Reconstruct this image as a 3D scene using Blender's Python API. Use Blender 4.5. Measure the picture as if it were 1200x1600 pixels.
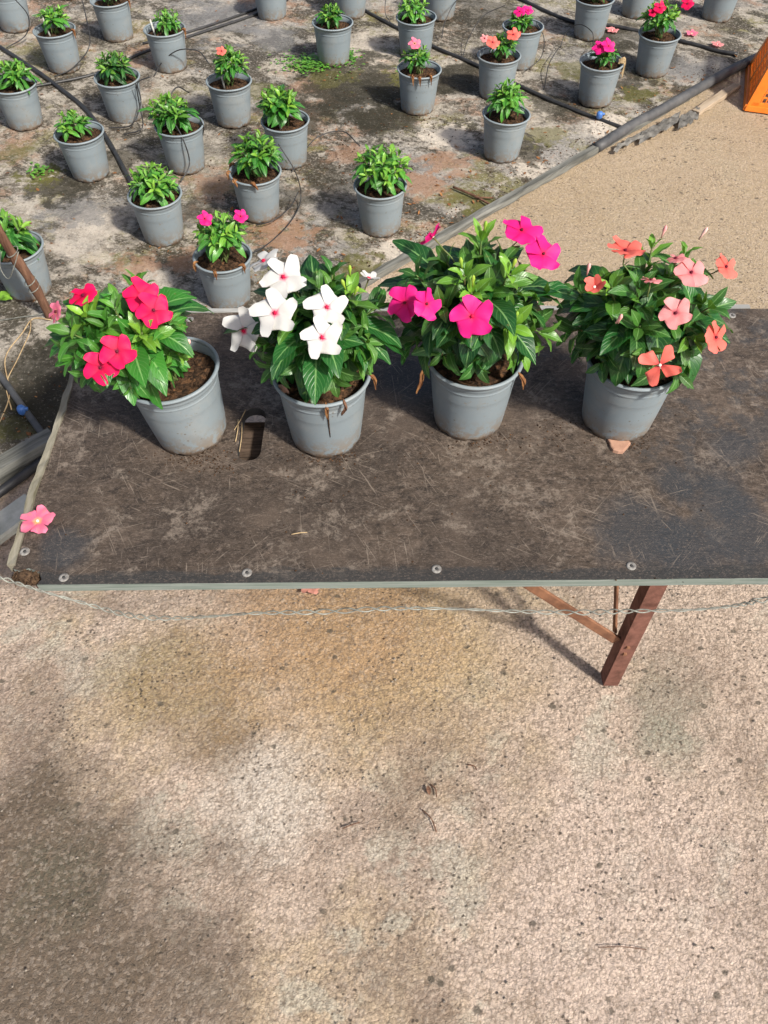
import bpy, math, random
import numpy as np
from mathutils import Vector, Matrix
R = math.radians
sc = bpy.context.scene
for o in list(bpy.data.objects): bpy.data.objects.remove(o)
col = sc.collection

# ---------------- camera ----------------
CAM_H, PITCH, FPX = 1.5, 51.8, 1275.0
cd = bpy.data.cameras.new('camera'); cam = bpy.data.objects.new('camera', cd); col.objects.link(cam)
cam.location = (0, 0, CAM_H); cam.rotation_euler = (R(90-PITCH), 0, 0)
cd.sensor_fit = 'VERTICAL'; cd.sensor_height = 24; cd.lens = FPX/1600*24; cd.clip_start = .02; cd.clip_end = 500
sc.camera = cam
# ---------------- light ----------------
SUN_EL, SUN_AZ = 45.0, 134.0          # azimuth clockwise from +Y
w = bpy.data.worlds.new('World'); sc.world = w; w.use_nodes = True
nt = w.node_tree; bg = nt.nodes['Background']; sky = nt.nodes.new('ShaderNodeTexSky')
sky.sky_type = 'NISHITA'; sky.sun_disc = False; sky.sun_elevation = R(SUN_EL); sky.sun_rotation = R(SUN_AZ)
sky.dust_density = 4; sky.air_density = .8; sky.ozone_density = .6
nt.links.new(sky.outputs[0], bg.inputs[0]); bg.inputs[1].default_value = .1
sl = bpy.data.lights.new('sun', 'SUN'); so = bpy.data.objects.new('sun', sl); col.objects.link(so)
sl.energy = 4.1; sl.angle = R(4.5); sl.color = (1, .95, .87)
sd = Vector((math.sin(R(SUN_AZ))*math.cos(R(SUN_EL)), math.cos(R(SUN_AZ))*math.cos(R(SUN_EL)), math.sin(R(SUN_EL))))
so.rotation_euler = sd.to_track_quat('Z', 'Y').to_euler(); so.location = (2, -2, 4)
sc.view_settings.view_transform = 'Standard'; sc.view_settings.look = 'None'
sc.view_settings.exposure = 0.5; sc.view_settings.gamma = 1

# ---------------- helpers ----------------
CO, SI = math.cos(R(PITCH)), math.sin(R(PITCH))
CAM = Vector((0, 0, CAM_H))
def ray(u, v):
    a = (u-600)/FPX; b = (800-v)/FPX
    return Vector((a, CO+b*SI, b*CO-SI))
def P(u, v, z=0.):
    d = ray(u, v); t = (z-CAM_H)/d.z
    return CAM+d*t
def PY(u, v, y):
    d = ray(u, v); return CAM+d*(y/d.y)
rng = random.Random(7)

class MB:
    def __init__(s): s.v = []; s.f = []; s.uv = []; s.tint = []; s.m = []
    def add(s, vs, fs, uvs=None, tint=(0, 0, 0), mi=0):
        o = len(s.v); s.v += [tuple(p) for p in vs]
        s.uv += uvs if uvs else [(0, 0)]*len(vs)
        s.tint += [tint]*len(vs)
        for f in fs: s.f.append(tuple(i+o for i in f)); s.m.append(mi)
    def tube(s, pts, rad, n=6, tint=(0, 0, 0), mi=0, cap=True, flat=1.):
        pts = [Vector(p) for p in pts]; vs = []; N = len(pts)
        rad = rad if isinstance(rad, (list, tuple)) else [rad]*N
        for i, p in enumerate(pts):
            t = (pts[min(i+1, N-1)]-pts[max(i-1, 0)]).normalized()
            a = Vector((0, 0, 1)) if abs(t.z) < .9 else Vector((1, 0, 0))
            x = t.cross(a).normalized(); y = x.cross(t)
            for k in range(n):
                an = 2*math.pi*k/n
                vs.append(p+x*math.cos(an)*rad[i]+y*math.sin(an)*rad[i]*flat)
        fs = [(i*n+k, i*n+(k+1) % n, (i+1)*n+(k+1) % n, (i+1)*n+k) for i in range(N-1) for k in range(n)]
        if cap: fs += [tuple(range(n))[::-1], tuple((N-1)*n+k for k in range(n))]
        s.add(vs, fs, None, tint, mi)
    def box(s, c, size, rot=None, mi=0):
        sx, sy, sz = [q/2 for q in size]; M = rot or Matrix.Identity(3); c = Vector(c)
        vs = [c+M@Vector((a*sx, b*sy, d*sz)) for a in (-1, 1) for b in (-1, 1) for d in (-1, 1)]
        s.add(vs, [(0, 1, 3, 2), (4, 6, 7, 5), (0, 4, 5, 1), (2, 3, 7, 6), (0, 2, 6, 4), (1, 5, 7, 3)], mi=mi)
    def lathe(s, prof, n=48, c=(0, 0, 0), fn=None, mi=0):
        vs = []
        for j, (r, z) in enumerate(prof):
            for k in range(n):
                an = 2*math.pi*k/n; zz = z+(fn(j, k) if fn else 0)
                vs.append((c[0]+r*math.cos(an), c[1]+r*math.sin(an), c[2]+zz))
        fs = [(j*n+k, j*n+(k+1) % n, (j+1)*n+(k+1) % n, (j+1)*n+k) for j in range(len(prof)-1) for k in range(n)]
        s.add(vs, fs, mi=mi)
    def build(s, name, mats, parent=None, smooth=True, bevel=0, loc=None):
        me = bpy.data.meshes.new(name); me.from_pydata(s.v, [], s.f)
        uvl = me.uv_layers.new(name='uv'); vi = np.zeros(len(me.loops), int); me.loops.foreach_get('vertex_index', vi)
        uvl.data.foreach_set('uv', np.array(s.uv, float)[vi].ravel())
        ca = me.color_attributes.new('tint', 'FLOAT_COLOR', 'POINT')
        t = np.ones((len(s.v), 4)); t[:, :3] = np.array(s.tint); ca.data.foreach_set('color', t.ravel())
        for m in (mats if isinstance(mats, list) else [mats]): me.materials.append(m)
        me.polygons.foreach_set('material_index', s.m)
        me.polygons.foreach_set('use_smooth', [smooth]*len(me.polygons)); me.update()
        o = bpy.data.objects.new(name, me); col.objects.link(o)
        if parent: o.parent = parent
        if loc: o.location = loc
        if bevel:
            b = o.modifiers.new('bevel', 'BEVEL'); b.width = bevel; b.segments = 2; b.limit_method = 'ANGLE'
        return o
def tag(o, label, cat=None, group=None, kind=None):
    if label: o['label'] = label
    if cat: o['category'] = cat
    if group: o['group'] = group
    if kind: o['kind'] = kind
    return o
def empty(name, loc, rot=(0, 0, 0)):
    o = bpy.data.objects.new(name, None); col.objects.link(o); o.location = loc; o.rotation_euler = rot
    o.empty_display_size = .05; return o
def share(name, me, parent, rotz=0):
    o = bpy.data.objects.new(name, me); col.objects.link(o); o.parent = parent; o.rotation_euler.z = rotz; return o
def spline(pts, n=10):
    pts = [Vector(p) for p in pts]; q = [pts[0]*2-pts[1]]+pts+[pts[-1]*2-pts[-2]]; out = []
    for i in range(1, len(q)-2):
        a, b, c, d = q[i-1:i+3]
        for k in range(n):
            t = k/n; out.append(.5*((2*b)+(c-a)*t+(2*a-5*b+4*c-d)*t*t+(3*b-a-3*c+d)*t**3))
    out.append(pts[-1]); return out

# ---------------- node helper ----------------
class NT:
    def __init__(s, name, rough=.7, spec=.3):
        s.m = bpy.data.materials.new(name); s.m.use_nodes = True; s.t = s.m.node_tree
        s.b = s.t.nodes['Principled BSDF']; s.b.inputs['Roughness'].default_value = rough
        s.b.inputs['Specular IOR Level'].default_value = spec
        s.tc = s.t.nodes.new('ShaderNodeTexCoord'); s.obj = s.tc.outputs['Object']
    def L(s, a, b): s.t.links.new(a, b)
    def setin(s, sock, v):
        if isinstance(v, bpy.types.NodeSocket): s.L(v, sock)
        elif v is not None: sock.default_value = v
    def mapping(s, vec, scale=(1, 1, 1), rot=(0, 0, 0), loc=(0, 0, 0)):
        n = s.t.nodes.new('ShaderNodeMapping'); s.L(vec, n.inputs[0]); n.inputs['Scale'].default_value = scale
        n.inputs['Rotation'].default_value = rot; n.inputs['Location'].default_value = loc; return n.outputs[0]
    def noise(s, scale, detail=4, rough=.55, vec=None, dist=0, seed=0):
        n = s.t.nodes.new('ShaderNodeTexNoise'); v = vec if vec is not None else s.obj
        if seed: v = s.mapping(v, loc=(seed*3.1, seed*1.7, seed*.9))
        s.L(v, n.inputs['Vector'])
        n.inputs['Scale'].default_value = scale; n.inputs['Detail'].default_value = detail
        n.inputs['Roughness'].default_value = rough; n.inputs['Distortion'].default_value = dist
        return n.outputs['Fac']
    def voro(s, scale, feat='F1', vec=None, out='Distance', rand=1):
        n = s.t.nodes.new('ShaderNodeTexVoronoi'); n.feature = feat; s.L(vec if vec is not None else s.obj, n.inputs['Vector'])
        n.inputs['Scale'].default_value = scale; n.inputs['Randomness'].default_value = rand; return n.outputs[out]
    def ramp(s, fac, stops):
        n = s.t.nodes.new('ShaderNodeValToRGB'); s.setin(n.inputs[0], fac); e = n.color_ramp.elements
        while len(e) < len(stops): e.new(.5)
        for i, (p, c) in enumerate(stops):
            e[i].position = p; e[i].color = (c, c, c, 1) if isinstance(c, (int, float)) else (*c, 1)
        return n.outputs[0]
    def mix(s, fac, a, b, mode='MIX'):
        n = s.t.nodes.new('ShaderNodeMix'); n.data_type = 'RGBA'; n.blend_type = mode
        s.setin(n.inputs[0], fac)
        for i, x in ((6, a), (7, b)): s.setin(n.inputs[i], (*x, 1) if isinstance(x, tuple) else x)
        return n.outputs[2]
    def math(s, op, a, b=None, c=None, clamp=False):
        n = s.t.nodes.new('ShaderNodeMath'); n.operation = op; n.use_clamp = clamp
        s.setin(n.inputs[0], a); s.setin(n.inputs[1], b)
        if c is not None: s.setin(n.inputs[2], c)
        return n.outputs[0]
    def bump(s, h, strength=.5, dist=.002, normal=None):
        n = s.t.nodes.new('ShaderNodeBump'); s.L(h, n.inputs['Height']); n.inputs['Strength'].default_value = strength
        n.inputs['Distance'].default_value = dist
        if normal is not None: s.L(normal, n.inputs['Normal'])
        return n.outputs[0]
    def sep(s, v):
        n = s.t.nodes.new('ShaderNodeSeparateXYZ'); s.L(v, n.inputs[0]); return n.outputs
    def blob(s, c, r, inner=.2, dist=.35, soft=.5):     # tinted patch around a spot of the ground (object space), ragged by noise
        if not hasattr(s, 'bn'): s.bn = (s.noise(5, 9, .72, seed=31), s.noise(16, 7, .7, seed=37))
        n = s.t.nodes.new('ShaderNodeVectorMath'); n.operation = 'DISTANCE'
        s.L(s.obj, n.inputs[0]); n.inputs[1].default_value = c
        x = s.math('MULTIPLY_ADD', s.math('SUBTRACT', s.bn[0 if r > .2 else 1], .5), dist*3.6, s.math('DIVIDE', n.outputs['Value'], r))
        return s.ramp(x, [(inner, 1.), (min(1.3, inner+soft), 0.)])
    def attr(s, name, out='Color'):
        n = s.t.nodes.new('ShaderNodeAttribute'); n.attribute_name = name; return n.outputs[out]
    def base(s, c): s.setin(s.b.inputs['Base Color'], (*c, 1) if isinstance(c, tuple) else c); return s
    def nrm(s, n): s.L(n, s.b.inputs['Normal']); return s

# ---------------- materials ----------------
def m_path():
    n = NT('sandy_concrete', .9, .2)
    c = n.mix(n.noise(2.2, 5, .6), (.66, .515, .405), (.8, .65, .53))
    c = n.mix(n.ramp(n.noise(3.1, 5, .65, seed=3), [(.53, 0.), (.62, .65)]), c, (.62, .48, .3))
    c = n.mix(n.ramp(n.noise(4.6, 6, .7, seed=5), [(.51, 0.), (.6, .6)]), c, (.42, .32, .25))
    c = n.mix(n.ramp(n.noise(6.5, 5, .65, seed=9), [(.56, 0.), (.62, .6)]), c, (.64, .61, .5))
    # dark corner with a greenish patch and ochre / rusty stains near the bench
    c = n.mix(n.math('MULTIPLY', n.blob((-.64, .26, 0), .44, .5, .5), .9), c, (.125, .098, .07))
    c = n.mix(n.math('MULTIPLY', n.blob((-.42, .76, 0), .24, .4, .5), .8), c, (.4, .295, .15))
    c = n.mix(n.math('MULTIPLY', n.blob((-.3, .62, 0), .12, .3, .5), .7), c, (.28, .19, .1))
    c = n.mix(n.math('MULTIPLY', n.blob((-.72, .7, 0), .16, .4, .5), .7), c, (.34, .26, .21))
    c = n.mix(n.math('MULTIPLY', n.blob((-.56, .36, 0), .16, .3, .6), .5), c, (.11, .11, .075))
    c = n.mix(n.math('MULTIPLY', n.blob((.0, .84, 0), .38, .4), .8), c, (.6, .44, .235))
    c = n.mix(n.math('MULTIPLY', n.blob((-.15, .96, 0), .36, .45), .75), c, (.54, .34, .185))
    c = n.mix(n.math('MULTIPLY', n.blob((.95, 2.5, 0), 1.3, .6), .85), c, (.5, .385, .245))
    c = n.mix(n.math('MULTIPLY', n.blob((.08, .6, 0), .17, .2, .5), .6), c, (.36, .27, .2))
    c = n.mix(n.math('MULTIPLY', n.blob((.22, .42, 0), .14, .2, .5), .45), c, (.4, .31, .24))
    c = n.mix(n.math('MULTIPLY', n.blob((.56, .7, 0), .17, .2, .5), .6), c, (.28, .27, .21))
    c = n.mix(n.math('MULTIPLY', n.blob((.05, .2, 0), .13, .2, .6), .6), c, (.34, .26, .2))
    c = n.mix(n.math('MULTIPLY', n.blob((-.22, .52, 0), .17, .3, .5), .75), c, (.8, .72, .62))
    c = n.mix(n.math('MULTIPLY', n.blob((.42, .3, 0), .36, .4, .5), .6), c, (.86, .69, .58))
    c = n.mix(n.math('MULTIPLY', n.blob((.55, .62, 0), .1, .3, .5), .6), c, (.4, .4, .31))
    c = n.mix(n.math('MULTIPLY', n.blob((.03, .5, 0), .1, .3, .6), .6), c, (.3, .225, .165))
    c = n.mix(n.math('MULTIPLY', n.blob((-.3, .2, 0), .14, .4, .6), .6), c, (.24, .185, .14))
    # packed grains with dark crevices
    wob = n.t.nodes.new('ShaderNodeVectorMath'); wob.operation = 'MULTIPLY_ADD'
    nz = n.t.nodes.new('ShaderNodeTexNoise'); n.L(n.obj, nz.inputs['Vector']); nz.inputs['Scale'].default_value = 190; nz.inputs['Detail'].default_value = 3
    n.L(nz.outputs['Color'], wob.inputs[0]); wob.inputs[1].default_value = (.006, .006, .006); n.L(n.obj, wob.inputs[2]); wv = wob.outputs[0]
    gr = n.voro(185, vec=wv); gc = n.sep(n.voro(185, vec=wv, out='Color'))
    g = n.noise(300, 4, .75)
    fade = n.ramp(n.math('MULTIPLY_ADD', n.sep(n.obj)[1], .33, n.math('MULTIPLY', n.noise(3, 5, .7, seed=41), .5)), [(.55, 1.), (.85, .45)])
    c = n.mix(n.math('MULTIPLY', fade, n.ramp(n.math('ADD', gr, n.math('MULTIPLY', n.math('SUBTRACT', g, .5), 1.1)), [(.4, 0.), (.85, .62)])), c, (.2, .145, .1))
    c = n.mix(n.ramp(gc[0], [(.6, 0.), (1., .26)]), c, (.8, .68, .56))
    c = n.mix(n.ramp(gc[1], [(.78, 0.), (1., .5)]), c, (.22, .17, .125))
    c = n.mix(n.ramp(n.noise(70, 4, .7, seed=4), [(.55, 0.), (.7, .35)]), c, (.24, .18, .13))
    sp = n.voro(75, vec=n.mapping(wv, (1, 1.2, 1), loc=(.3, .2, 0)))
    gate = n.ramp(n.noise(9, 4, .7, seed=2), [(.5, 0.), (.56, 1.)])
    c = n.mix(n.math('MULTIPLY', n.ramp(sp, [(.16, .85), (.27, 0.)]), gate), c, (.085, .07, .055))
    sp2 = n.voro(15, vec=n.mapping(wv, (1, 1.3, 1), loc=(1.3, .2, 0)))
    c = n.mix(n.ramp(n.math('ADD', sp2, n.math('MULTIPLY', n.noise(60, 3, .6), .12)), [(.13, .8), (.18, 0.)]), c, (.12, .105, .08))
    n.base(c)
    h = n.math('ADD', n.math('MULTIPLY', gr, -.6), n.math('ADD', n.math('MULTIPLY', g, 1.5), n.math('MULTIPLY', n.noise(70, 6, .78), 2.6)))
    n.nrm(n.bump(h, 1., .0042)); return n.m
def m_bed():
    n = NT('weathered_ground_cloth', .88, .25)
    r = n.mapping(n.obj, rot=(0, 0, R(35)))
    c = n.mix(n.ramp(n.noise(4.5, 7, .7), [(.38, 0.), (.54, 1.)]), (.17, .148, .115), (.44, .395, .325))
    c = n.mix(n.ramp(n.noise(1.5, 6, .7, seed=4), [(.45, 0.), (.58, .65)]), c, (.24, .235, .23))
    c = n.mix(n.ramp(n.noise(3.4, 7, .72, seed=8), [(.53, 0.), (.6, .75)]), c, (.33, .19, .115))
    c = n.mix(n.ramp(n.noise(3.7, 7, .75, seed=11), [(.52, 0.), (.6, .8)]), c, (.17, .155, .045))
    dk = n.noise(2.6, 8, .78, n.mapping(r, (1, 1.7, 1)), seed=15)
    c = n.mix(n.ramp(dk, [(.495, 0.), (.54, .92)]), c, (.05, .042, .028))
    c = n.mix(n.ramp(n.noise(11, 7, .75, seed=17), [(.53, 0.), (.59, .85)]), c, (.075, .06, .042))
    c = n.mix(n.ramp(n.noise(9, 7, .75, seed=19), [(.54, 0.), (.6, .7)]), c, (.5, .45, .38))
    c = n.mix(n.ramp(n.noise(80, 5, .75, seed=1), [(.54, 0.), (.68, .6)]), c, (.06, .048, .034))
    c = n.mix(n.ramp(n.noise(110, 5, .75, seed=6), [(.53, 0.), (.66, .6)]), c, (.62, .57, .49))
    DK, OL, RD, GY, LT = (.034, .03, .018), (.125, .12, .03), (.34, .2, .125), (.2, .2, .2), (.7, .62, .52)
    for (u, v, rr, cc, am) in ((560, 90, .3, LT, .6), (700, 215, .16, LT, .8), (620, 395, .2, LT, .7), (850, 205, .15, LT, .6), (950, 195, .14, LT, .8), (150, 360, .3, LT, .5), (230, 440, .2, LT, .6), (830, 260, .12, LT, .7),
                               (340, 30, .35, GY, .7), (120, 330, .18, GY, .6), (430, 60, .2, GY, .6), (1060, 110, .2, GY, .6),
                               (210, 420, .12, RD, .7), (445, 370, .17, RD, .8), (660, 290, .16, RD, .8), (700, 255, .16, RD, .7), (330, 290, .12, RD, .6), (540, 240, .12, RD, .6), (290, 405, .1, RD, .6),
                               (560, 140, .3, DK, .9), (470, 180, .18, DK, .8), (610, 180, .15, DK, .8), (715, 120, .16, DK, .85), (820, 235, .1, DK, .8), (90, 292, .12, DK, .85), (185, 250, .1, DK, .7), (880, 165, .13, DK, .7), (985, 130, .12, DK, .8),
                               (1085, 150, .1, DK, .8), (300, 330, .09, DK, .6), (520, 285, .12, DK, .5), (230, 350, .08, DK, .5), (950, 60, .2, DK, .7), (740, 20, .2, DK, .6), (1000, 95, .15, DK, .6), (460, 310, .1, DK, .6), (30, 590, .16, DK, .6), (600, 430, .1, DK, .5), (740, 350, .1, DK, .8),
                               (60, 275, .1, OL, .9), (745, 310, .12, OL, .8), (850, 210, .12, OL, .7), (1000, 145, .1, OL, .7), (790, 330, .09, OL, .8), (632, 118, .1, OL, .8), (565, 420, .11, OL, .8), (400, 140, .1, OL, .5), (900, 110, .13, OL, .6), (20, 240, .1, OL, .5), (520, 120, .14, OL, .5), (25, 665, .08, OL, .8)):
        q = P(u, v, .01); c = n.mix(n.math('MULTIPLY', n.blob((q.x, q.y, .01), rr*(1.45 if cc == DK else 1.1), .45 if cc in (DK, OL) else .35, .8, .25), am), c, cc)
    c = n.mix(n.math('MULTIPLY', n.blob((-.86, 1.56, 0), .22, .5, .4), .95), c, (.022, .02, .013))  # shade beside the bench's left end, painted into the cloth colour
    c = n.mix(n.ramp(n.noise(80, 5, .75, seed=51), [(.54, 0.), (.64, .4)]), c, (.05, .04, .028))
    c = n.mix(n.ramp(n.noise(95, 5, .75, seed=52), [(.58, 0.), (.66, .35)]), c, (.5, .45, .38))
    wv = n.t.nodes.new('ShaderNodeTexWave'); n.L(r, wv.inputs[0]); wv.inputs['Scale'].default_value = 60; wv.inputs['Distortion'].default_value = 3
    h = n.math('ADD', n.math('MULTIPLY', n.noise(60, 6, .78), 2.), n.math('MULTIPLY', wv.outputs['Fac'], .12))
    n.base(c).nrm(n.bump(h, .9, .006)); n.L(n.ramp(dk, [(.5, .9), (.62, .55)]), n.b.inputs['Roughness'])
    return n.m
def m_pot():
    n = NT('grey_pot_plastic', .52, .4)
    z = n.sep(n.obj)[2]
    oi = n.t.nodes.new('ShaderNodeObjectInfo').outputs['Random']
    ov = n.t.nodes.new('ShaderNodeVectorMath'); ov.operation = 'ADD'; n.L(n.obj, ov.inputs[0])
    cb = n.t.nodes.new('ShaderNodeCombineXYZ'); n.L(n.math('MULTIPLY', oi, 9.), cb.inputs[0]); n.L(n.math('MULTIPLY', oi, 5.), cb.inputs[2]); n.L(cb.outputs[0], ov.inputs[1])
    v = ov.outputs[0]
    c = n.mix(n.noise(9, 4, .6, v), (.175, .215, .24), (.225, .265, .285))
    c = n.mix(n.ramp(n.noise(14, 5, .7, v), [(.5, 0.), (.72, .4)]), c, (.3, .3, .28))
    low = n.math('MULTIPLY', n.ramp(z, [(0., 1.), (.06, 0.)]), n.ramp(n.noise(55, 5, .75, v), [(.44, 0.), (.52, 1.)]))
    spl = n.math('MULTIPLY', n.ramp(n.noise(120, 5, .8, v), [(.58, 0.), (.64, .7)]), n.ramp(n.noise(12, 4, .7, v), [(.48, 0.), (.6, 1.)]))
    c = n.mix(spl, c, (.2, .16, .115))
    c = n.mix(n.ramp(z, [(.118, 0.), (.122, .0), (.1225, .25), (.128, 0.)]), c, (.08, .09, .095))
    c = n.mix(n.math('MULTIPLY', low, .85), c, (.2, .145, .095))
    foot = n.ramp(n.math('MULTIPLY_ADD', n.math('SUBTRACT', n.noise(45, 6, .75, v), .5), .05, z), [(.004, .9), (.012, 0.)])
    c = n.mix(foot, c, (.11, .075, .05))
    sp = n.math('MULTIPLY', n.ramp(n.voro(85, vec=v), [(.1, 1.), (.2, 0.)]), n.ramp(n.noise(20, 3, .6, v), [(.56, 0.), (.62, 1.)]))
    c = n.mix(n.math('MULTIPLY', sp, .75), c, (.1, .08, .06))
    st = n.noise(1, 5, .6, n.mapping(v, (60, 60, 7)))
    c = n.mix(n.ramp(st, [(.6, 0.), (.75, .35)]), c, (.25, .23, .19))
    n.base(c).nrm(n.bump(n.noise(40, 3, .5, v), .12, .003)); return n.m
def m_soil():
    n = NT('potting_soil', .95, .15)
    c = n.mix(n.ramp(n.noise(150, 5, .7), [(.4, 0.), (.65, 1.)]), (.018, .012, .008), (.1, .055, .03))
    c = n.mix(n.ramp(n.voro(160, out='Color'), [(.7, 0.), (.9, .6)]), c, (.22, .11, .05))
    n.base(c).nrm(n.bump(n.noise(200, 4, .7), 1., .004)); return n.m
def m_leaf(name, dark, light, young):
    n = NT(name, .3, .5); uv = n.tc.outputs['UV']; s = n.sep(uv); t = n.sep(n.attr('tint', 'Vector'))
    au = n.math('ABSOLUTE', n.math('SUBTRACT', s[0], .5))
    c = n.mix(t[0], dark, light)
    c = n.mix(n.ramp(n.noise(60, 3, .6), [(.45, 0.), (.7, .4)]), c, light)
    c = n.mix(n.ramp(n.noise(45, 4, .7, seed=3), [(.66, 0.), (.7, .5)]), c, (.2, .17, .05))
    c = n.mix(t[1], c, young)
    st = n.math('SINE', n.math('MULTIPLY', n.math('SUBTRACT', s[1], n.math('MULTIPLY', au, .55)), 62.))
    veins = n.math('MULTIPLY', n.ramp(st, [(.82, 0.), (1., .35)]), n.ramp(au, [(.38, 1.), (.5, 0.)]))
    mid = n.ramp(au, [(.022, .9), (.05, 0.)])
    pale = n.mix(.35, (.26, .48, .16), c)
    c = n.mix(n.math('MAXIMUM', veins, mid), c, pale)
    n.base(c).nrm(n.bump(n.math('SUBTRACT', 1., n.math('MAXIMUM', n.ramp(st, [(.5, 0.), (1., 1.)]), mid)), .35, .0012))
    n.b.inputs['Roughness'].default_value = .34
    tr = n.t.nodes.new('ShaderNodeBsdfTranslucent'); n.L(n.mix(.5, c, (.25, .55, .04)), tr.inputs[0])
    mx = n.t.nodes.new('ShaderNodeMixShader'); mx.inputs[0].default_value = .2
    n.L(n.b.outputs[0], mx.inputs[1]); n.L(tr.outputs[0], mx.inputs[2]); n.L(mx.outputs[0], n.t.nodes['Material Output'].inputs[0])
    return n.m
def m_petal(name, inner, mid, outer, vein=.25, tr_=.25):
    n = NT(name, .55, .25); s = n.sep(n.tc.outputs['UV'])
    c = n.ramp(s[1], [(.04, inner), (.2 if mid[1] > .4 else .28, mid), (.95, outer)])
    t = n.sep(n.attr('tint', 'Vector'))
    c = n.mix(n.math('MULTIPLY', t[0], .35), c, outer)
    st = n.noise(1, 3, .6, n.mapping(n.tc.outputs['UV'], (26, 2.2, 1)))
    c = n.mix(n.ramp(st, [(.45, 0.), (.7, vein)]), c, n.mix(.55, mid, inner))
    c = n.mix(n.ramp(n.math('ABSOLUTE', n.math('SUBTRACT', s[0], .5)), [(.38, 0.), (.5, .35)]), c, mid)
    n.base(c).nrm(n.bump(st, .3, .001))
    tr = n.t.nodes.new('ShaderNodeBsdfTranslucent'); n.L(c, tr.inputs[0])
    mx = n.t.nodes.new('ShaderNodeMixShader'); mx.inputs[0].default_value = tr_
    n.L(n.b.outputs[0], mx.inputs[1]); n.L(tr.outputs[0], mx.inputs[2]); n.L(mx.outputs[0], n.t.nodes['Material Output'].inputs[0])
    return n.m
def m_simple(name, c, rough=.6, var=None, sc_=30, spec=.3, bump=.3, bd=.002, stretch=None):
    n = NT(name, rough, spec); v = n.mapping(n.obj, stretch) if stretch else n.obj
    f = n.noise(sc_, 5, .65, v)
    n.base(n.mix(n.ramp(f, [(.35, 0.), (.65, 1.)]), c, var or tuple(x*.6 for x in c))).nrm(n.bump(f, bump, bd)); return n.m
def m_board():
    n = NT('worn_film_faced_plywood', .68, .28)
    fib = n.noise(1, 7, .8, n.mapping(n.obj, (55, 330, 40)))
    fib2 = n.noise(1, 6, .75, n.mapping(n.obj, (22, 120, 20), rot=(0, 0, R(1.5))), seed=3)
    c = n.mix(n.ramp(fib, [(.36, 0.), (.66, 1.)]), (.03, .022, .016), (.105, .077, .057))
    mot = n.noise(38, 6, .75, n.mapping(n.obj, (1, 1.5, 1)), seed=12)
    c = n.mix(n.ramp(mot, [(.38, .85), (.5, 0.)]), c, (.02, .015, .012))
    c = n.mix(n.ramp(n.noise(90, 6, .8, n.mapping(n.obj, (1, 1.3, 1)), seed=33), [(.5, 0.), (.62, .6)]), c, (.2, .155, .125))
    c = n.mix(n.ramp(n.noise(3.2, 6, .7, seed=2), [(.42, .6), (.56, 0.)]), c, (.03, .023, .019))
    c = n.mix(n.ramp(n.noise(5, 6, .7, seed=14), [(.5, 0.), (.64, .4)]), c, (.15, .112, .085))
    wear = n.math('MULTIPLY', n.ramp(fib2, [(.5, 0.), (.64, 1.)]), n.ramp(n.noise(9, 6, .75, seed=5), [(.46, 0.), (.62, 1.)]))
    c = n.mix(n.math('MULTIPLY', wear, .2), c, (.2, .16, .13))
    sh = n.math('MULTIPLY', n.ramp(n.noise(13, 7, .78, seed=44), [(.53, 0.), (.6, .65)]), n.ramp(n.noise(75, 5, .8, seed=45), [(.42, 0.), (.56, 1.)]))
    c = n.mix(sh, c, (.26, .215, .175))
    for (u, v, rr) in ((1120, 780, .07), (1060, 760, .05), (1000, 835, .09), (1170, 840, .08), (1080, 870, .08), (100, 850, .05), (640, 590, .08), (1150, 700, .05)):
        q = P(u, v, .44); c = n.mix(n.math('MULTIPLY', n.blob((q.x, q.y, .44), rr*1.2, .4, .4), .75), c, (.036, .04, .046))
    for k, (rz, th) in enumerate(((R(28), .66), (R(-17), .69), (R(62), .68), (R(-48), .67), (R(84), .68))):
        sn = n.noise(1, 3, .6, n.mapping(n.mapping(n.obj, rot=(0, 0, rz)), (11, 330, 1)), seed=k+6)
        g = n.ramp(n.noise(7, 4, .7, seed=k+20), [(.5, 0.), (.56, 1.)])
        c = n.mix(n.math('MULTIPLY', n.math('MULTIPLY', n.ramp(sn, [(th-.04, 0.), (th, 1.)]), g), .6), c, (.25, .205, .165))
    s = n.sep(n.obj)
    film = n.math('MULTIPLY', n.ramp(n.math('ADD', s[0], n.math('MULTIPLY', n.math('SUBTRACT', n.noise(7, 5, .75, seed=9), .5), 1.6)), [(.42, 0.), (.6, .6)]), n.ramp(n.noise(12, 5, .7, seed=4), [(.5, 0.), (.56, 1.)]))
    c = n.mix(film, c, (.04, .043, .047))
    edge = n.ramp(n.math('ADD', s[1], n.math('MULTIPLY', n.math('SUBTRACT', n.noise(14, 6, .75, n.mapping(n.obj, (1, 4, 1))), .5), .06)), [(.714, .85), (.724, 0.)])
    c = n.mix(edge, c, (.03, .031, .032))
    sc1 = n.ramp(n.noise(260, 5, .8, n.mapping(n.obj, (1, 1.5, 1)), seed=8), [(.54, 0.), (.66, .6)])
    c = n.mix(sc1, c, (.22, .175, .14))
    n.base(c).nrm(n.bump(n.math('ADD', fib, n.math('MULTIPLY', n.noise(120, 7, .8), 1.6)), .75, .0025))
    n.L(n.ramp(n.noise(8, 4, .6), [(.3, .55), (.7, .8)]), n.b.inputs['Roughness']); return n.m

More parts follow.
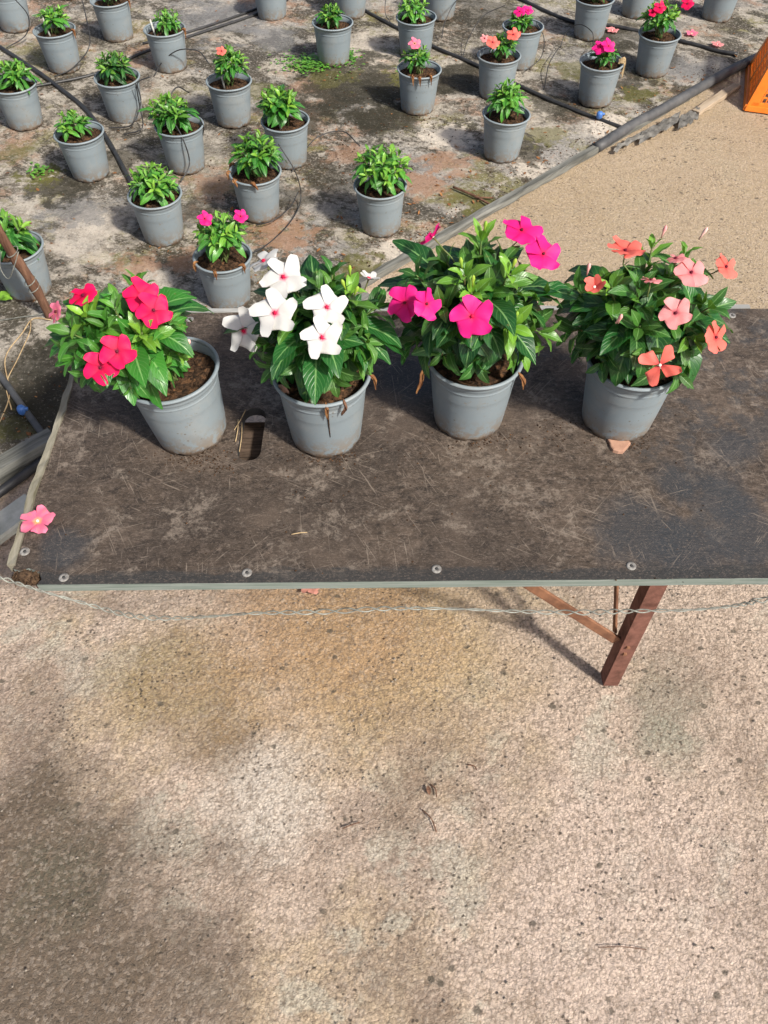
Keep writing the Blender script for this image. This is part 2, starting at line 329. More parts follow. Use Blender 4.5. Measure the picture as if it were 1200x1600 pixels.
M = {}
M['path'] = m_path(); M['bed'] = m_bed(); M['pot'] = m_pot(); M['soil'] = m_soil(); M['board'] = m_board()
M['leaf_dark'] = m_leaf('dark_glossy_leaf', (.005, .038, .011), (.018, .11, .02), (.19, .4, .03))
M['leaf_mid'] = m_leaf('green_glossy_leaf', (.012, .075, .014), (.045, .22, .025), (.24, .46, .035))
M['leaf_light'] = m_leaf('light_green_leaf', (.022, .12, .018), (.08, .3, .03), (.27, .5, .05))
M['red'] = m_petal('crimson_petal', (.2, 0., .03), (.7, .004, .06), (.78, .008, .11), .12)
M['white'] = m_petal('white_petal', (.6, .02, .12), (.52, .505, .49), (.56, .56, .535), 0, .12)
M['magenta'] = m_petal('magenta_petal', (.7, .01, .06), (.72, .008, .17), (.76, .02, .25), .15)
M['salmon'] = m_petal('coral_petal', (.4, .01, .03), (.78, .13, .1), (.82, .19, .15))
M['palepink'] = m_petal('pale_pink_petal', (.35, .01, .05), (.8, .25, .25), (.8, .34, .34))
M['pink'] = m_petal('faded_pink_petal', (.7, .5, .15), (.8, .12, .26), (.83, .2, .34), .5)
M['eye_dark'] = m_simple('flower_eye_dark', (.12, .0, .015), .6)
M['eye_red'] = m_simple('flower_eye_red', (.62, .0, .05), .6)
M['eye_white'] = m_simple('flower_eye_white', (.85, .8, .7), .6)
M['stem'] = m_simple('green_stem', (.1, .2, .05), .5, (.16, .14, .06))
M['bud'] = m_simple('yellow_green_bud', (.32, .42, .05), .5, (.2, .36, .04))
M['pinkbud'] = m_simple('pink_bud', (.85, .3, .3), .5, (.8, .5, .45))
M['dry'] = m_simple('dry_brown_leaf', (.3, .15, .06), .9, (.14, .06, .03), 60, .1)
M['root'] = m_simple('dark_dry_root', (.12, .075, .045), .9, (.03, .02, .014), 220, .1)
M['faded'] = m_petal('brownish_coral_petal', (.5, .25, .18), (.6, .26, .2), (.6, .28, .22))
M['straw'] = m_simple('dry_straw', (.5, .38, .22), .9, (.28, .19, .1), 60, .1)
M['batten'] = m_simple('brown_batten', (.12, .083, .06), .9, (.04, .028, .02), 1, .2, .6, .003, (20, 160, 60))
M['edge'] = m_simple('pale_board_edge', (.25, .28, .26), .8, (.14, .18, .155), 1, .2, .5, .002, (8, 90, 300))
M['strip'] = m_simple('weathered_edge_strip', (.28, .26, .21), .85, (.13, .12, .08), 1, .2, .8, .003, (60, 9, 60))
M['backstrip'] = m_simple('grey_back_strip', (.34, .34, .32), .7, (.2, .2, .19), 1, .3, .5, .002, (8, 80, 80))
M['rust'] = m_simple('rust_red_steel', (.22, .1, .075), .85, (.1, .045, .032), 30, .25, .8)
M['rust2'] = m_simple('rust_brown_steel', (.25, .12, .065), .8, (.13, .06, .035), 45, .3, .5)
M['steel'] = m_simple('galvanised_washer', (.3, .29, .27), .6, (.13, .12, .11), 200, .6)
M['hole'] = m_simple('screw_recess', (.05, .05, .05), .7)
M['wire'] = m_simple('grey_wire', (.26, .27, .235), .45, (.1, .1, .085), 80, .6)
M['timber'] = m_simple('grey_weathered_timber', (.2, .2, .18), .9, (.075, .075, .066), 1, .15, .9, .004, (5, 60, 60))
M['timber2'] = m_simple('tan_weathered_timber', (.42, .34, .25), .9, (.25, .19, .13), 1, .15, .8, .004, (5, 60, 60))
M['pipe'] = m_simple('dusty_black_pipe', (.045, .047, .05), .55, (.1, .1, .1), 12, .4)
M['black'] = m_simple('black_drip_tube', (.018, .018, .02), .45, (.04, .04, .04), 30, .45)
M['blue'] = m_simple('blue_plastic', (.08, .2, .5), .4, (.05, .14, .4), 30, .4)
M['orange'] = m_simple('orange_crate_plastic', (.85, .23, .02), .42, (.75, .17, .015), 12, .45, .1)
M['bark'] = m_simple('brown_bark', (.2, .11, .07), .9, (.09, .045, .03), 1, .15, 1., .006, (90, 90, 14))
M['terracotta'] = m_simple('terracotta', (.42, .25, .175), .9, (.32, .18, .125), 60, .15, .5)
M['stone'] = m_simple('pebble', (.3, .26, .21), .85, (.14, .12, .1), 40, .2)
M['concrete'] = m_simple('pale_grey_concrete', (.5, .5, .45), .9, (.33, .34, .29), 25, .15, .8, .003)
M['weed'] = m_simple('weed_green', (.1, .2, .03), .6, (.2, .26, .05), 40, .3)
M['whitestake'] = m_simple('white_plastic_stake', (.55, .56, .5), .5)
M['plasticsheet'] = m_simple('torn_grey_plastic', (.2, .19, .17), .6, (.07, .065, .055), 40, .4, .8, .006)

# ---------------- value noise ----------------
def vnoise(x, y, seed):
    r = np.random.RandomState(seed); T = r.rand(256, 256)
    xi = np.floor(x).astype(int); yi = np.floor(y).astype(int); fx = x-xi; fy = y-yi
    fx = fx*fx*(3-2*fx); fy = fy*fy*(3-2*fy)
    g = lambda a, b: T[a & 255, b & 255]
    return (g(xi, yi)*(1-fx)+g(xi+1, yi)*fx)*(1-fy)+(g(xi, yi+1)*(1-fx)+g(xi+1, yi+1)*fx)*fy-.5
def grid(name, X, Y, Z, m):
    ny, nx = X.shape; me = bpy.data.meshes.new(name)
    V = np.stack([X, Y, Z], -1).reshape(-1, 3)
    i = np.arange(ny*nx).reshape(ny, nx); F = np.stack([i[:-1, :-1], i[:-1, 1:], i[1:, 1:], i[1:, :-1]], -1).reshape(-1, 4)
    me.vertices.add(len(V)); me.vertices.foreach_set('co', V.ravel())
    me.loops.add(F.size); me.loops.foreach_set('vertex_index', F.ravel().astype(np.int32))
    me.polygons.add(len(F)); me.polygons.foreach_set('loop_start', np.arange(0, F.size, 4, dtype=np.int32))
    me.polygons.foreach_set('use_smooth', [True]*len(F)); me.update(calc_edges=True); me.validate()
    me.materials.append(m); o = bpy.data.objects.new(name, me); col.objects.link(o); return o

# ---------------- path (sandy concrete floor) ----------------
xs = np.concatenate([[-30, -12, -5, -3, -2, -1.5, -1.2], np.arange(-.95, .95, .0027), [1, 1.1, 1.2, 1.3, 1.5, 1.7, 2, 2.5, 3, 5, 12, 30]])
ys = np.concatenate([[-30, -10, -4, -2, -1, -.4, -.1], np.arange(.1, 1.2, .0027), np.arange(1.2, 3.6, .012), [4, 5, 7, 12, 30]])
X, Y = np.meshgrid(xs, ys)
Z = .0012*vnoise(X/.0085, Y/.0085, 1)+.0022*vnoise(X/.0052+7, Y/.0052, 2)+.0016*vnoise(X/.02, Y/.02, 3)+.005*vnoise(X/.11, Y/.11, 4)+.0035*vnoise(X/.04, Y/.04, 6)+.0012*vnoise(X/.0125, Y/.0125, 7)
pit = vnoise(X/.013+9, Y/.013, 5); Z -= .006*np.clip(pit-.33, 0, 1)
far = (np.abs(X) > .96) | (Y > 1.21) | (Y < .09); Z = np.where(far, .004*vnoise(X/.11, Y/.11, 4), Z)
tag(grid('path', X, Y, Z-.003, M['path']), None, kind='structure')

# ---------------- growing bed under the pots ----------------
E0 = P(1200, 80); E1 = P(0, 760); ed = (E0-E1).normalized(); en = Vector((-ed.y, ed.x, 0))
def BE(s, t, z=0): q = E1+ed*s+en*t; return Vector((q.x, q.y, z))
ss = np.concatenate([[-6, -4, -2], np.arange(-1, 5.2, .016), [6, 8, 12]]); ts = np.concatenate([np.arange(0, 3.6, .016), [4, 5, 7, 12]])
S, Tt = np.meshgrid(ss, ts)
XX = E1.x+ed.x*S+en.x*Tt; YY = E1.y+ed.y*S+en.y*Tt
BZ = .010
def bedh(X, Y):
    X = np.asarray(X, float); Y = np.asarray(Y, float)
    a = R(28); u = X*math.cos(a)+Y*math.sin(a); v = -X*math.sin(a)+Y*math.cos(a)
    return BZ+.007*vnoise(u/.16, v/.4+3, 11)+.006*vnoise(u/.3, v/.07, 12)+.004*vnoise(X/.035, Y/.035, 13)
ZZ = bedh(XX, YY)*np.clip(.25+Tt/.08, 0, 1)
tag(grid('planting_bed', XX, YY, ZZ, M['bed']), None, kind='structure')

# ---------------- foliage and flower builders ----------------
def leaf(mb, p, d, up, L, W, droop=.6, fold=.35, tint=(0, 0, 0), rows=7, twist=0):
    d = Vector(d).normalized(); up = Vector(up); s = d.cross(up)
    if s.length < 1e-3: s = Vector((1, 0, 0))
    s.normalize(); n = s.cross(d).normalized(); pos = Vector(p); vs = []; uv = []
    us = (-1, -.5, 0, .5, 1)
    wave = rng.uniform(-.05, .05)
    for i in range(rows+1):
        t = i/rows
        wd = W*.5*(math.sin(math.pi*min(1, max(0, t))**.92))**.8 if 0 < t < 1 else W*.03
        if t > .8: wd *= 1-.35*((t-.8)/.2)
        for u in us:
            h = abs(u)*fold*wd*(1-.5*t)+abs(u)*wd*.18*math.sin(t*15+u)+wave*W*u
            vs.append(pos+s*u*wd+n*h); uv.append((u*.5+.5, t))
        a = droop*(1.4*t+.2)/rows
        if twist: q = Matrix.Rotation(twist/rows, 3, d); s = q@s; n = q@n
        q = Matrix.Rotation(-a, 3, s); d = q@d; n = q@n
        pos = pos+d*(L/rows)
    nc = len(us)
    fs = [(i*nc+k, i*nc+k+1, (i+1)*nc+k+1, (i+1)*nc+k) for i in range(rows) for k in range(nc-1)]
    mb.add(vs, fs, uv, tint)
def rosette(mb, st, tip, axis, size, pairs=4, young=.8, ratio=.36, back=None, rows=7, r0=None):
    axis = Vector(axis).normalized(); a = Vector((0, 0, 1)) if abs(axis.z) < .95 else Vector((1, 0, 0))
    x = axis.cross(a).normalized(); y = axis.cross(x); ph = rng.uniform(0, 3.14)
    for k in range(pairs+1):
        f = (k+.4)/pairs; f = min(f, 1.1)
        L = size*(.3+.75*f**.8)*rng.uniform(.88, 1.12)
        ang = R(22+58*min(1, f)+rng.uniform(-8, 8)); base = Vector(tip)-axis*(.0035+.0105*k*size/.055)
        nn = 3 if k == 0 else 2
        for j in range(nn):
            an = ph+k*math.pi/2+j*2*math.pi/nn+rng.uniform(-.25, .25)
            out = x*math.cos(an)+y*math.sin(an); d = axis*math.cos(ang)+out*math.sin(ang)
            yy = max(0, young*(1-f*1.15)); g = rng.uniform(0, 1)
            leaf(mb, base+out*.002, d, axis+Vector((0, 0, .3)), L, L*ratio*rng.uniform(.88, 1.12), rng.uniform(.5, 1.5), rng.uniform(.2, .45), (g, yy, 0), rows, rng.uniform(-.35, .35))
TL = 1.
def petals(mb, R_, irregular=.08, np_=5, cup=.1, pw=1.12, point=.16, skip=0):
    for k in range(np_):
        if k < skip: continue
        an = 2*math.pi*k/np_+rng.uniform(-1, 1)*irregular; c, s = math.cos(an), math.sin(an); vs = []; uv = []
        tl = rng.uniform(.16, .27)*TL; Rk = R_*rng.uniform(.93, 1.06); fl = rng.uniform(-.1, .14); tg = rng.random(); wv = rng.uniform(0, 6)
        for i in range(8):
            t = i/7
            wd = Rk*pw*(.1+.9*min(1, t/.78)**.8)*(1 if t < .8 else math.cos((t-.8)/.2*.95))*.5
            for u in (-1, -.66, -.33, 0, .33, .66, 1):
                r = Rk*(.05+.95*t)*(1-.10*u*u*t+point*u*t*t*.8)
                lat = u*wd+.06*Rk*t*t
                z = Rk*(cup*t-.22*t**3*(1-fl*4)*.6+u*tl*t*(1-.4*t)+.06*math.sin(wv+u*4+t*5)*t)
                vs.append((r*c-lat*s, r*s+lat*c, z)); uv.append((u*.5+.5, t))
        fs = [(i*7+j, i*7+j+1, (i+1)*7+j+1, (i+1)*7+j) for i in range(7) for j in range(6)]
        mb.add(vs, fs, uv, (tg, 0, 0))
def make_flower(parent, pos, facing, rad, kind, eye='eye_dark', np_=5, cup=.1, spin=None, closed=0, label=None, irregular=.08, pw=1.28, point=.18):
    rad *= .94; point = .3 if kind == 'white' else point; mb = MB(); petals(mb, rad, irregular, np_, cup+closed, pw, point)
    o = mb.build('flower', M[kind], parent)
    q = Vector(facing).normalized().to_track_quat('Z', 'Y') @ Matrix.Rotation(spin if spin is not None else rng.uniform(0, 6.28), 3, 'Z').to_quaternion()
    o.rotation_mode = 'QUATERNION'; o.rotation_quaternion = q; o.location = pos
    if label: o['label'] = label
    e = MB(); e.lathe([(0, .0012), (.0016, .0014), (.0022, .0008), (.0022, -.002)], 10, (0, 0, rad*.05+.0006)); 
    if eye == 'eye_red':     # star-shaped red throat
        for k in range(5):
            a = 2*math.pi*k/5+.3; 
            e.tube([(0, 0, rad*.06+.0008), (math.cos(a)*.0034, math.sin(a)*.0034, rad*(cup+closed)*.15+.0018)], [.001, .0004], 5)
    e.build('flower_eye', M[eye], o)
    t = MB(); t.tube([(0, 0, rad*.04), (.001, 0, -.012), (.002, .001, -.024)], [.0016, .0012, .0009], 6); t.build('flower_tube', M['stem'], o)
    return o

# shared pot meshes
def pot_mesh():
    mb = MB(); n = 64
    prof = [(.0, .004), (.050, .004), (.0565, .0035), (.0598, 0), (.0612, .0012), (.0622, .008), (.0665, .048), (.0700, .084), (.0730, .117), (.0742, .1185), (.0742, .1215), (.0735, .1228), (.0742, .128), (.0752, .1292), (.0752, .132), (.0762, .138),
            (.0795, .1395), (.0795, .1415), (.0742, .1415), (.0735, .120), (.0700, .085)]
    def fn(j, k): return .0035 if j in (3, 4) and k % 8 in (0, 1) else 0
    mb.lathe(prof, n, fn=fn); o = mb.build('pot', M['pot']); me = o.data; bpy.data.objects.remove(o); return me
def rim_mesh():
    mb = MB(); c = []
    for k in range(13):
        a = 2*math.pi*k/12; c.append((.0793+.0034*math.cos(a), .1442+.0032*math.sin(a)))
    mb.lathe(c, 64); o = mb.build('rim', M['pot']); me = o.data; bpy.data.objects.remove(o); return me
def soil_mesh(seed):
    r = random.Random(seed); mb = MB(); n = 28; prof = [(.001, 0)]+[(.0735*(i/9), 0) for i in range(1, 10)]
    hh = {}
    def fn(j, k): return hh.setdefault((j, k), r.uniform(-.0035, .0035)+.006*math.cos(j/9*1.5))
    mb.lathe(prof, n, (0, 0, .124), fn)
    for _ in range(150):
        a = r.uniform(0, 6.28); q = .07*math.sqrt(r.random()); s = r.uniform(.0012, .0042); c = Vector((q*math.cos(a), q*math.sin(a), .128+.003*r.random()))
        mb.add([c+Vector((r.uniform(-1, 1), r.uniform(-1, 1), r.uniform(-.6, .6)))*s for _ in range(4)], [(0, 1, 2), (0, 2, 3), (0, 3, 1), (1, 3, 2)])
    o = mb.build('soil', M['soil'], smooth=False); me = o.data; bpy.data.objects.remove(o); return me
POT, RIM, SOILS = pot_mesh(), rim_mesh(), [soil_mesh(k) for k in range(5)]
def base_pot(name, loc, seed, rot=(0, 0, 0)):
    e = empty(name, loc, rot); p = share('pot', POT, e, seed*1.3); r = share('rim', RIM, p); s = share('soil', SOILS[seed % 5], e, seed*.7); return e
def dry_leaf(parent, pts, wd, mat='dry', name='dry_leaf'):
    mb = MB(); sp = spline(pts, 4); N = len(sp)
    for q in range(2):
        vs = []
        for i, p in enumerate(sp):
            ww = wd*math.sin(math.pi*(i+.5)/(N+.2))*rng.uniform(.55, 1); t = (sp[min(i+1, N-1)]-sp[max(0, i-1)]).normalized(); s = t.cross(Vector((.3, -.8+q, .5))).normalized()
            vs += [p-s*ww+Vector((0, 0, .002)), p+Vector((.001*q, -.001, -.002)), p+s*ww]
        mb.add(vs, [(i*3+k, i*3+k+1, i*3+k+4, i*3+k+3) for i in range(N-1) for k in range(2)])
    return mb.build(name, M[mat], parent)

def ellipsoid_hit(u, v, C, rad, k=1.):
    d = ray(u, v); d.normalize(); o = CAM-C
    s = Vector((1/rad[0]/k, 1/rad[1]/k, 1/rad[2]/k)); O = Vector([a*b for a, b in zip(o, s)]); D = Vector([a*b for a, b in zip(d, s)])
    A = D.dot(D); B = O.dot(D); Cc = O.dot(O)-1; disc = B*B-A*Cc
    t = (-B-math.sqrt(disc))/A if disc > 0 else -B/A
    return CAM+d*t
def hit_n(p, C, rad):
    q = p-C; return Vector((q.x/rad[0]**2, q.y/rad[1]**2, q.z/rad[2]**2)).normalized()

def crown(e, C, rad, ntips, size, mat, pairs=4, young=.8, tips_px=(), ratio=.36, rows=7, minz=-.25, fill=0, shrink=.72, upw=.5, young_px=1.):
    """C in world space; e is the upright (or tilted) root"""
    mb = MB(); st = MB(); inv = (Matrix.Translation(e.location) @ e.rotation_euler.to_matrix().to_4x4()).inverted(); r3 = inv.to_3x3()
    root = Vector((0, 0, .126)); L = []
    Cl = inv@C
    ga = 2.39996; off = rng.uniform(0, 6)
    for i in range(ntips):
        z = 1-(1-minz)*(i+.5)/ntips; rr = math.sqrt(max(0, 1-z*z)); a = off+i*ga+rng.uniform(-.25, .25)
        dirn = Vector((rr*math.cos(a), rr*math.sin(a), z)); q = Vector([x*y for x, y in zip(dirn, rad)])*shrink*rng.uniform(.88, 1.1)
        L.append((Cl+q, (Vector((dirn.x, dirn.y, dirn.z))+Vector((0, 0, upw))), size*rng.uniform(.85, 1.1), young*rng.uniform(.3, 1)))
    for (u, v, sz, yg) in tips_px:
        p = ellipsoid_hit(u, v, C, rad, .92); n_ = hit_n(p, C, rad); L.append((inv@p, r3@(n_+Vector((0, 0, upw))), sz, yg))
    for tip, ax, sz, yg in L:
        ax = ax.normalized(); b = root+Vector((rng.uniform(-.012, .012), rng.uniform(-.012, .012), 0)); mid = b.lerp(tip, .5)+Vector((0, 0, .012))
        c = spline([b, mid, tip-ax*.02, tip], 4); st.tube(c, [.0023-.0012*i/len(c) for i in range(len(c))], 5)
        rosette(mb, st, tip, ax, sz, pairs, yg, ratio, rows=rows)
    for _ in range(fill):                     # leaves standing on the inner stems
        z = rng.uniform(-.5, .6); a = rng.uniform(0, 6.28); d = Vector((math.cos(a), math.sin(a), z*.8))
        p = Cl+Vector([x*y*rng.uniform(.1, .6) for x, y in zip(d, rad)]); p.z = max(p.z, .128)
        leaf(mb, p, d, (0, 0, 1), size*rng.uniform(.8, 1.15), size*ratio*1.05, rng.uniform(.5, 1.4), .3, (rng.random(), 0, 0), rows)
    f = mb.build('foliage', M[mat], e); st.build('stems', M['stem'], f)
    return f, inv, r3
def flower_px(e, inv, r3, C, rad, u, v, rpx, kind, eye, face=None, k=1.12, **kw):
    p = ellipsoid_hit(u, v, C, rad, k); dep = (p-CAM).dot(Vector((0, CO, -SI))); r = rpx/FPX*dep
    n_ = hit_n(p, C, rad); tc = (CAM-p).normalized()
    fc = Vector(face).normalized() if face else (n_*.55+tc*.75+Vector((0, 0, .15))).normalized()
    fl = make_flower(e, inv@p, r3@fc, r, kind, eye, **kw)
    return fl
def stalk(e, f, inv, C, pts, name='flower_stalk'):
    for p in pts:
        mb = MB(); q = inv@C; c = spline([q.lerp(p, .3), q.lerp(p, .7)+Vector((0, 0, .006)), p], 4); mb.tube(c, .0011, 5); mb.build(name, M['stem'], f)
def bud(parent, p, d, L, mat, name='flower_bud'):
    mb = MB(); d = Vector(d).normalized(); mb.tube([p, p+d*L*.35, p+d*L*.7, p+d*L*.9, p+d*L], [.0012, .0016, .0032, .0022, .0004], 7); return mb.build(name, M[mat], parent)

TZ = .44
# ---------------- the four showcase pots on the bench ----------------
def show(basepx, seed, label, C, rad, ntips, size, mat, tips, flowers, buds=(), tilt=(0, 0, 0), lift=0, fill=40, pairs=4, **kw):
    b = P(*basepx, TZ); e = base_pot('potted_flower', (b.x, b.y, TZ+.0008+lift), seed, tilt)
    bpy.context.view_layer.update()
    Cw = PY(C[0], C[1], b.y+C[2])
    f, inv, r3 = crown(e, Cw, rad, ntips, size, mat, pairs, .5, [(a, b_, c_*1.38, d_) for a, b_, c_, d_ in tips], fill=fill, ratio=.38, shrink=.62, **kw)
    pts = []
    for fl in flowers:
        u, v, rp, kind, eye = fl[:5]; k = dict(fl[5]) if len(fl) > 5 else {}
        o = flower_px(e, inv, r3, Cw, rad, u, v, rp, kind, eye, **k); pts.append(o.location+o.rotation_quaternion@Vector((.002, .001, -.023)))
    stalk(e, f, inv, Cw, pts)
    for (u, v, d, L, mm) in buds:
        p = ellipsoid_hit(u, v, Cw, rad, 1.02); bud(f, inv@p, r3@Vector(d), L, mm)
    tag(e, label, 'potted flower', 'potted vincas lined up on the bench')
    return e
UPC = (0, -.65, .76)   # roughly towards a standing viewer
p1 = show((302, 676), 1, 'grey pot with crimson red vinca flowers, leaning over the left end of the bench',
     (196, 512, -.005), (.100, .085, .06), 8, .094, 'leaf_mid',
     [(133, 492, .06, 1.), (222, 520, .055, .8), (112, 520, .062, .2), (160, 555, .064, .1), (284, 556, .034, .7), (245, 570, .06, .3), (215, 440, .045, .3), (268, 500, .04, .2), (200, 590, .055, .1), (112, 560, .062, .1), (140, 585, .055, .1), (205, 608, .04, .2), (180, 480, .05, .3)],
     [(221, 461, 29, 'red', 'eye_dark'), (240, 485, 29, 'red', 'eye_dark', dict(k=1.2)), (183, 549, 28, 'red', 'eye_dark', dict(k=1.2)), (157, 574, 27, 'red', 'eye_dark', dict(k=1.22)),
      (130, 462, 24, 'red', 'eye_dark', dict(face=(-.15, -.1, 1.))), (88, 487, 17, 'pink', 'eye_dark', dict(face=(-.6, -.4, .6), closed=.1))],
     [(296, 541, (.1, 0, 1), .014, 'pinkbud')], tilt=(0, R(-4.5), 0), lift=.0045, fill=22)
p2 = show((510, 677), 2, 'grey pot with white red-eyed vinca flowers and a split rim, beside the bench slot',
     (498, 500, 0), (.096, .085, .080), 10, .098, 'leaf_dark',
     [(547, 455, .05, 1.), (590, 480, .066, .1), (575, 535, .062, .3), (520, 425, .055, .1), (405, 540, .055, .2), (470, 570, .062, .1), (520, 590, .066, .2), (560, 565, .06, .4), (425, 575, .055, .1), (500, 450, .05, .2)],
     [(443, 433, 34, 'white', 'eye_red', dict(k=1.15, irregular=.12)), (430, 489, 35, 'white', 'eye_red', dict(k=1.22)), (412, 408, 28, 'white', 'eye_red', dict(k=1.0, face=(-.4, .1, .9))),
      (511, 480, 32, 'white', 'eye_red', dict(k=1.18)), (503, 527, 31, 'white', 'eye_red', dict(k=1.25)), (381, 517, 34, 'white', 'eye_red', dict(face=(-.45, -.7, .55), k=1.0)),
      (576, 436, 15, 'white', 'eye_red', dict(face=(.3, .2, 1), closed=.5, k=1.1))],
     [(547, 432, (0, 0, 1), .02, 'bud'), (540, 452, (-.3, 0, 1), .018, 'bud'), (553, 462, (.4, 0, 1), .018, 'bud')], fill=26)
p3 = show((731, 652), 3, 'grey pot with magenta vinca flowers on a tall bushy plant, third along the bench',
     (742, 462, .0), (.114, .098, .098), 12, .095, 'leaf_dark',
     [(753, 372, .055, .9), (725, 430, .05, .9), (797, 428, .055, 1.), (737, 458, .045, 1.), (800, 512, .06, .9), (650, 430, .062, .1), (640, 540, .064, .0), (690, 555, .062, .2), (745, 570, .064, .1), (815, 550, .066, .7), (850, 460, .062, .1), (845, 520, .062, .4), (690, 480, .06, .3)],
     [(738, 494, 33, 'magenta', 'eye_red', dict(k=1.25)), (633, 473, 29, 'magenta', 'eye_dark', dict(k=1.12)), (666, 475, 26, 'magenta', 'eye_dark', dict(k=1.25, face=(.55, -.5, .6))),
      (815, 360, 32, 'magenta', 'eye_dark', dict(face=(.1, -.2, 1), k=1.12)), (849, 397, 31, 'magenta', 'eye_dark', dict(k=1.1, face=(.25, -.4, .8))), (677, 371, 22, 'magenta', 'eye_white', dict(face=(-.7, .5, .5), k=1.1, closed=.3))],
     [(756, 362, (.1, 0, 1), .018, 'bud'), (738, 448, (0, 0, 1), .02, 'bud'), (722, 420, (-.2, 0, 1), .02, 'bud'), (800, 420, (.2, 0, 1), .018, 'bud'), (805, 500, (.1, 0, 1), .016, 'bud')], fill=28, pairs=4)
p4 = show((962, 654), 4, 'grey pot with coral and pale pink vinca flowers, at the right of the bench',
     (1008, 482, .0), (.130, .10, .088), 12, .094, 'leaf_dark',
     [(1019, 385, .05, .9), (956, 449, .05, 1.), (1070, 395, .045, .6), (900, 450, .055, .2), (890, 520, .06, .1), (1087, 530, .052, .7), (1110, 480, .062, .1), (1010, 550, .055, .3), (940, 570, .06, .0), (1060, 585, .06, .2), (1000, 450, .06, .2), (1000, 510, .06, .2)],
     [(977, 392, 29, 'salmon', 'eye_dark', dict(face=(0, .1, 1), k=1.12, closed=.25)), (1080, 426, 27, 'palepink', 'eye_dark', dict(k=1.15, face=(.1, -.35, .9))), (1056, 489, 25, 'palepink', 'eye_dark', dict(k=1.2)),
      (1134, 417, 22, 'salmon', 'eye_dark', dict(face=(.45, -.35, .75), k=1.1)), (1118, 527, 26, 'salmon', 'eye_dark', dict(k=1.12, face=(.55, -.6, .6))),
      (1031, 570, 34, 'salmon', 'eye_white', dict(k=1.25, np_=4, pw=.8)), (1017, 438, 16, 'palepink', 'eye_dark', dict(face=(.1, .4, .9), k=1.1)),
      (929, 449, 16, 'salmon', 'eye_white', dict(face=(-.3, -.4, .9), k=1.12, closed=.8)), (1056, 404, 15, 'palepink', 'eye_dark', dict(k=1.15, face=(-.2, .2, 1)))],
     [(1033, 372, (.1, 0, 1), .022, 'pinkbud'), (1092, 374, (.35, 0, 1), .022, 'pinkbud'), (917, 430, (0, 0, 1), .022, 'pinkbud'), (966, 505, (0, -.2, 1), .02, 'pinkbud'), (962, 505, (.3, -.2, 1), .018, 'pinkbud')], fill=28, pairs=4)
# dry leaves caught on the rims (local coordinates of each pot)
dry_leaf(p3, [(-.078, -.03, .148), (-.088, -.034, .14), (-.09, -.036, .118), (-.098, -.038, .096)], .005)
dry_leaf(p3, [(.068, -.045, .148), (.078, -.052, .135), (.079, -.052, .118)], .004)
dry_leaf(p2, [(.08, -.012, .15), (.088, -.014, .14), (.089, -.016, .122)], .004)
dry_leaf(p2, [(-.068, -.035, .146), (-.06, -.045, .149), (-.05, -.052, .147)], .006, 'terracotta')
dry_leaf(p2, [(.01, -.076, .149), (.012, -.0825, .14), (.011, -.078, .115)], .004)
dry_leaf(p2, [(.038, -.07, .15), (.042, -.078, .138), (.034, -.074, .12)], .004, 'bark')
mb = MB(); mb.tube([(.0135, -.0815, .139), (.0125, -.0742, .12), (.0125, -.0708, .09), (.013, -.0672, .06)], [.0022, .0016, .001, .0006], 5); mb.build('crack', M['soil'], p2)

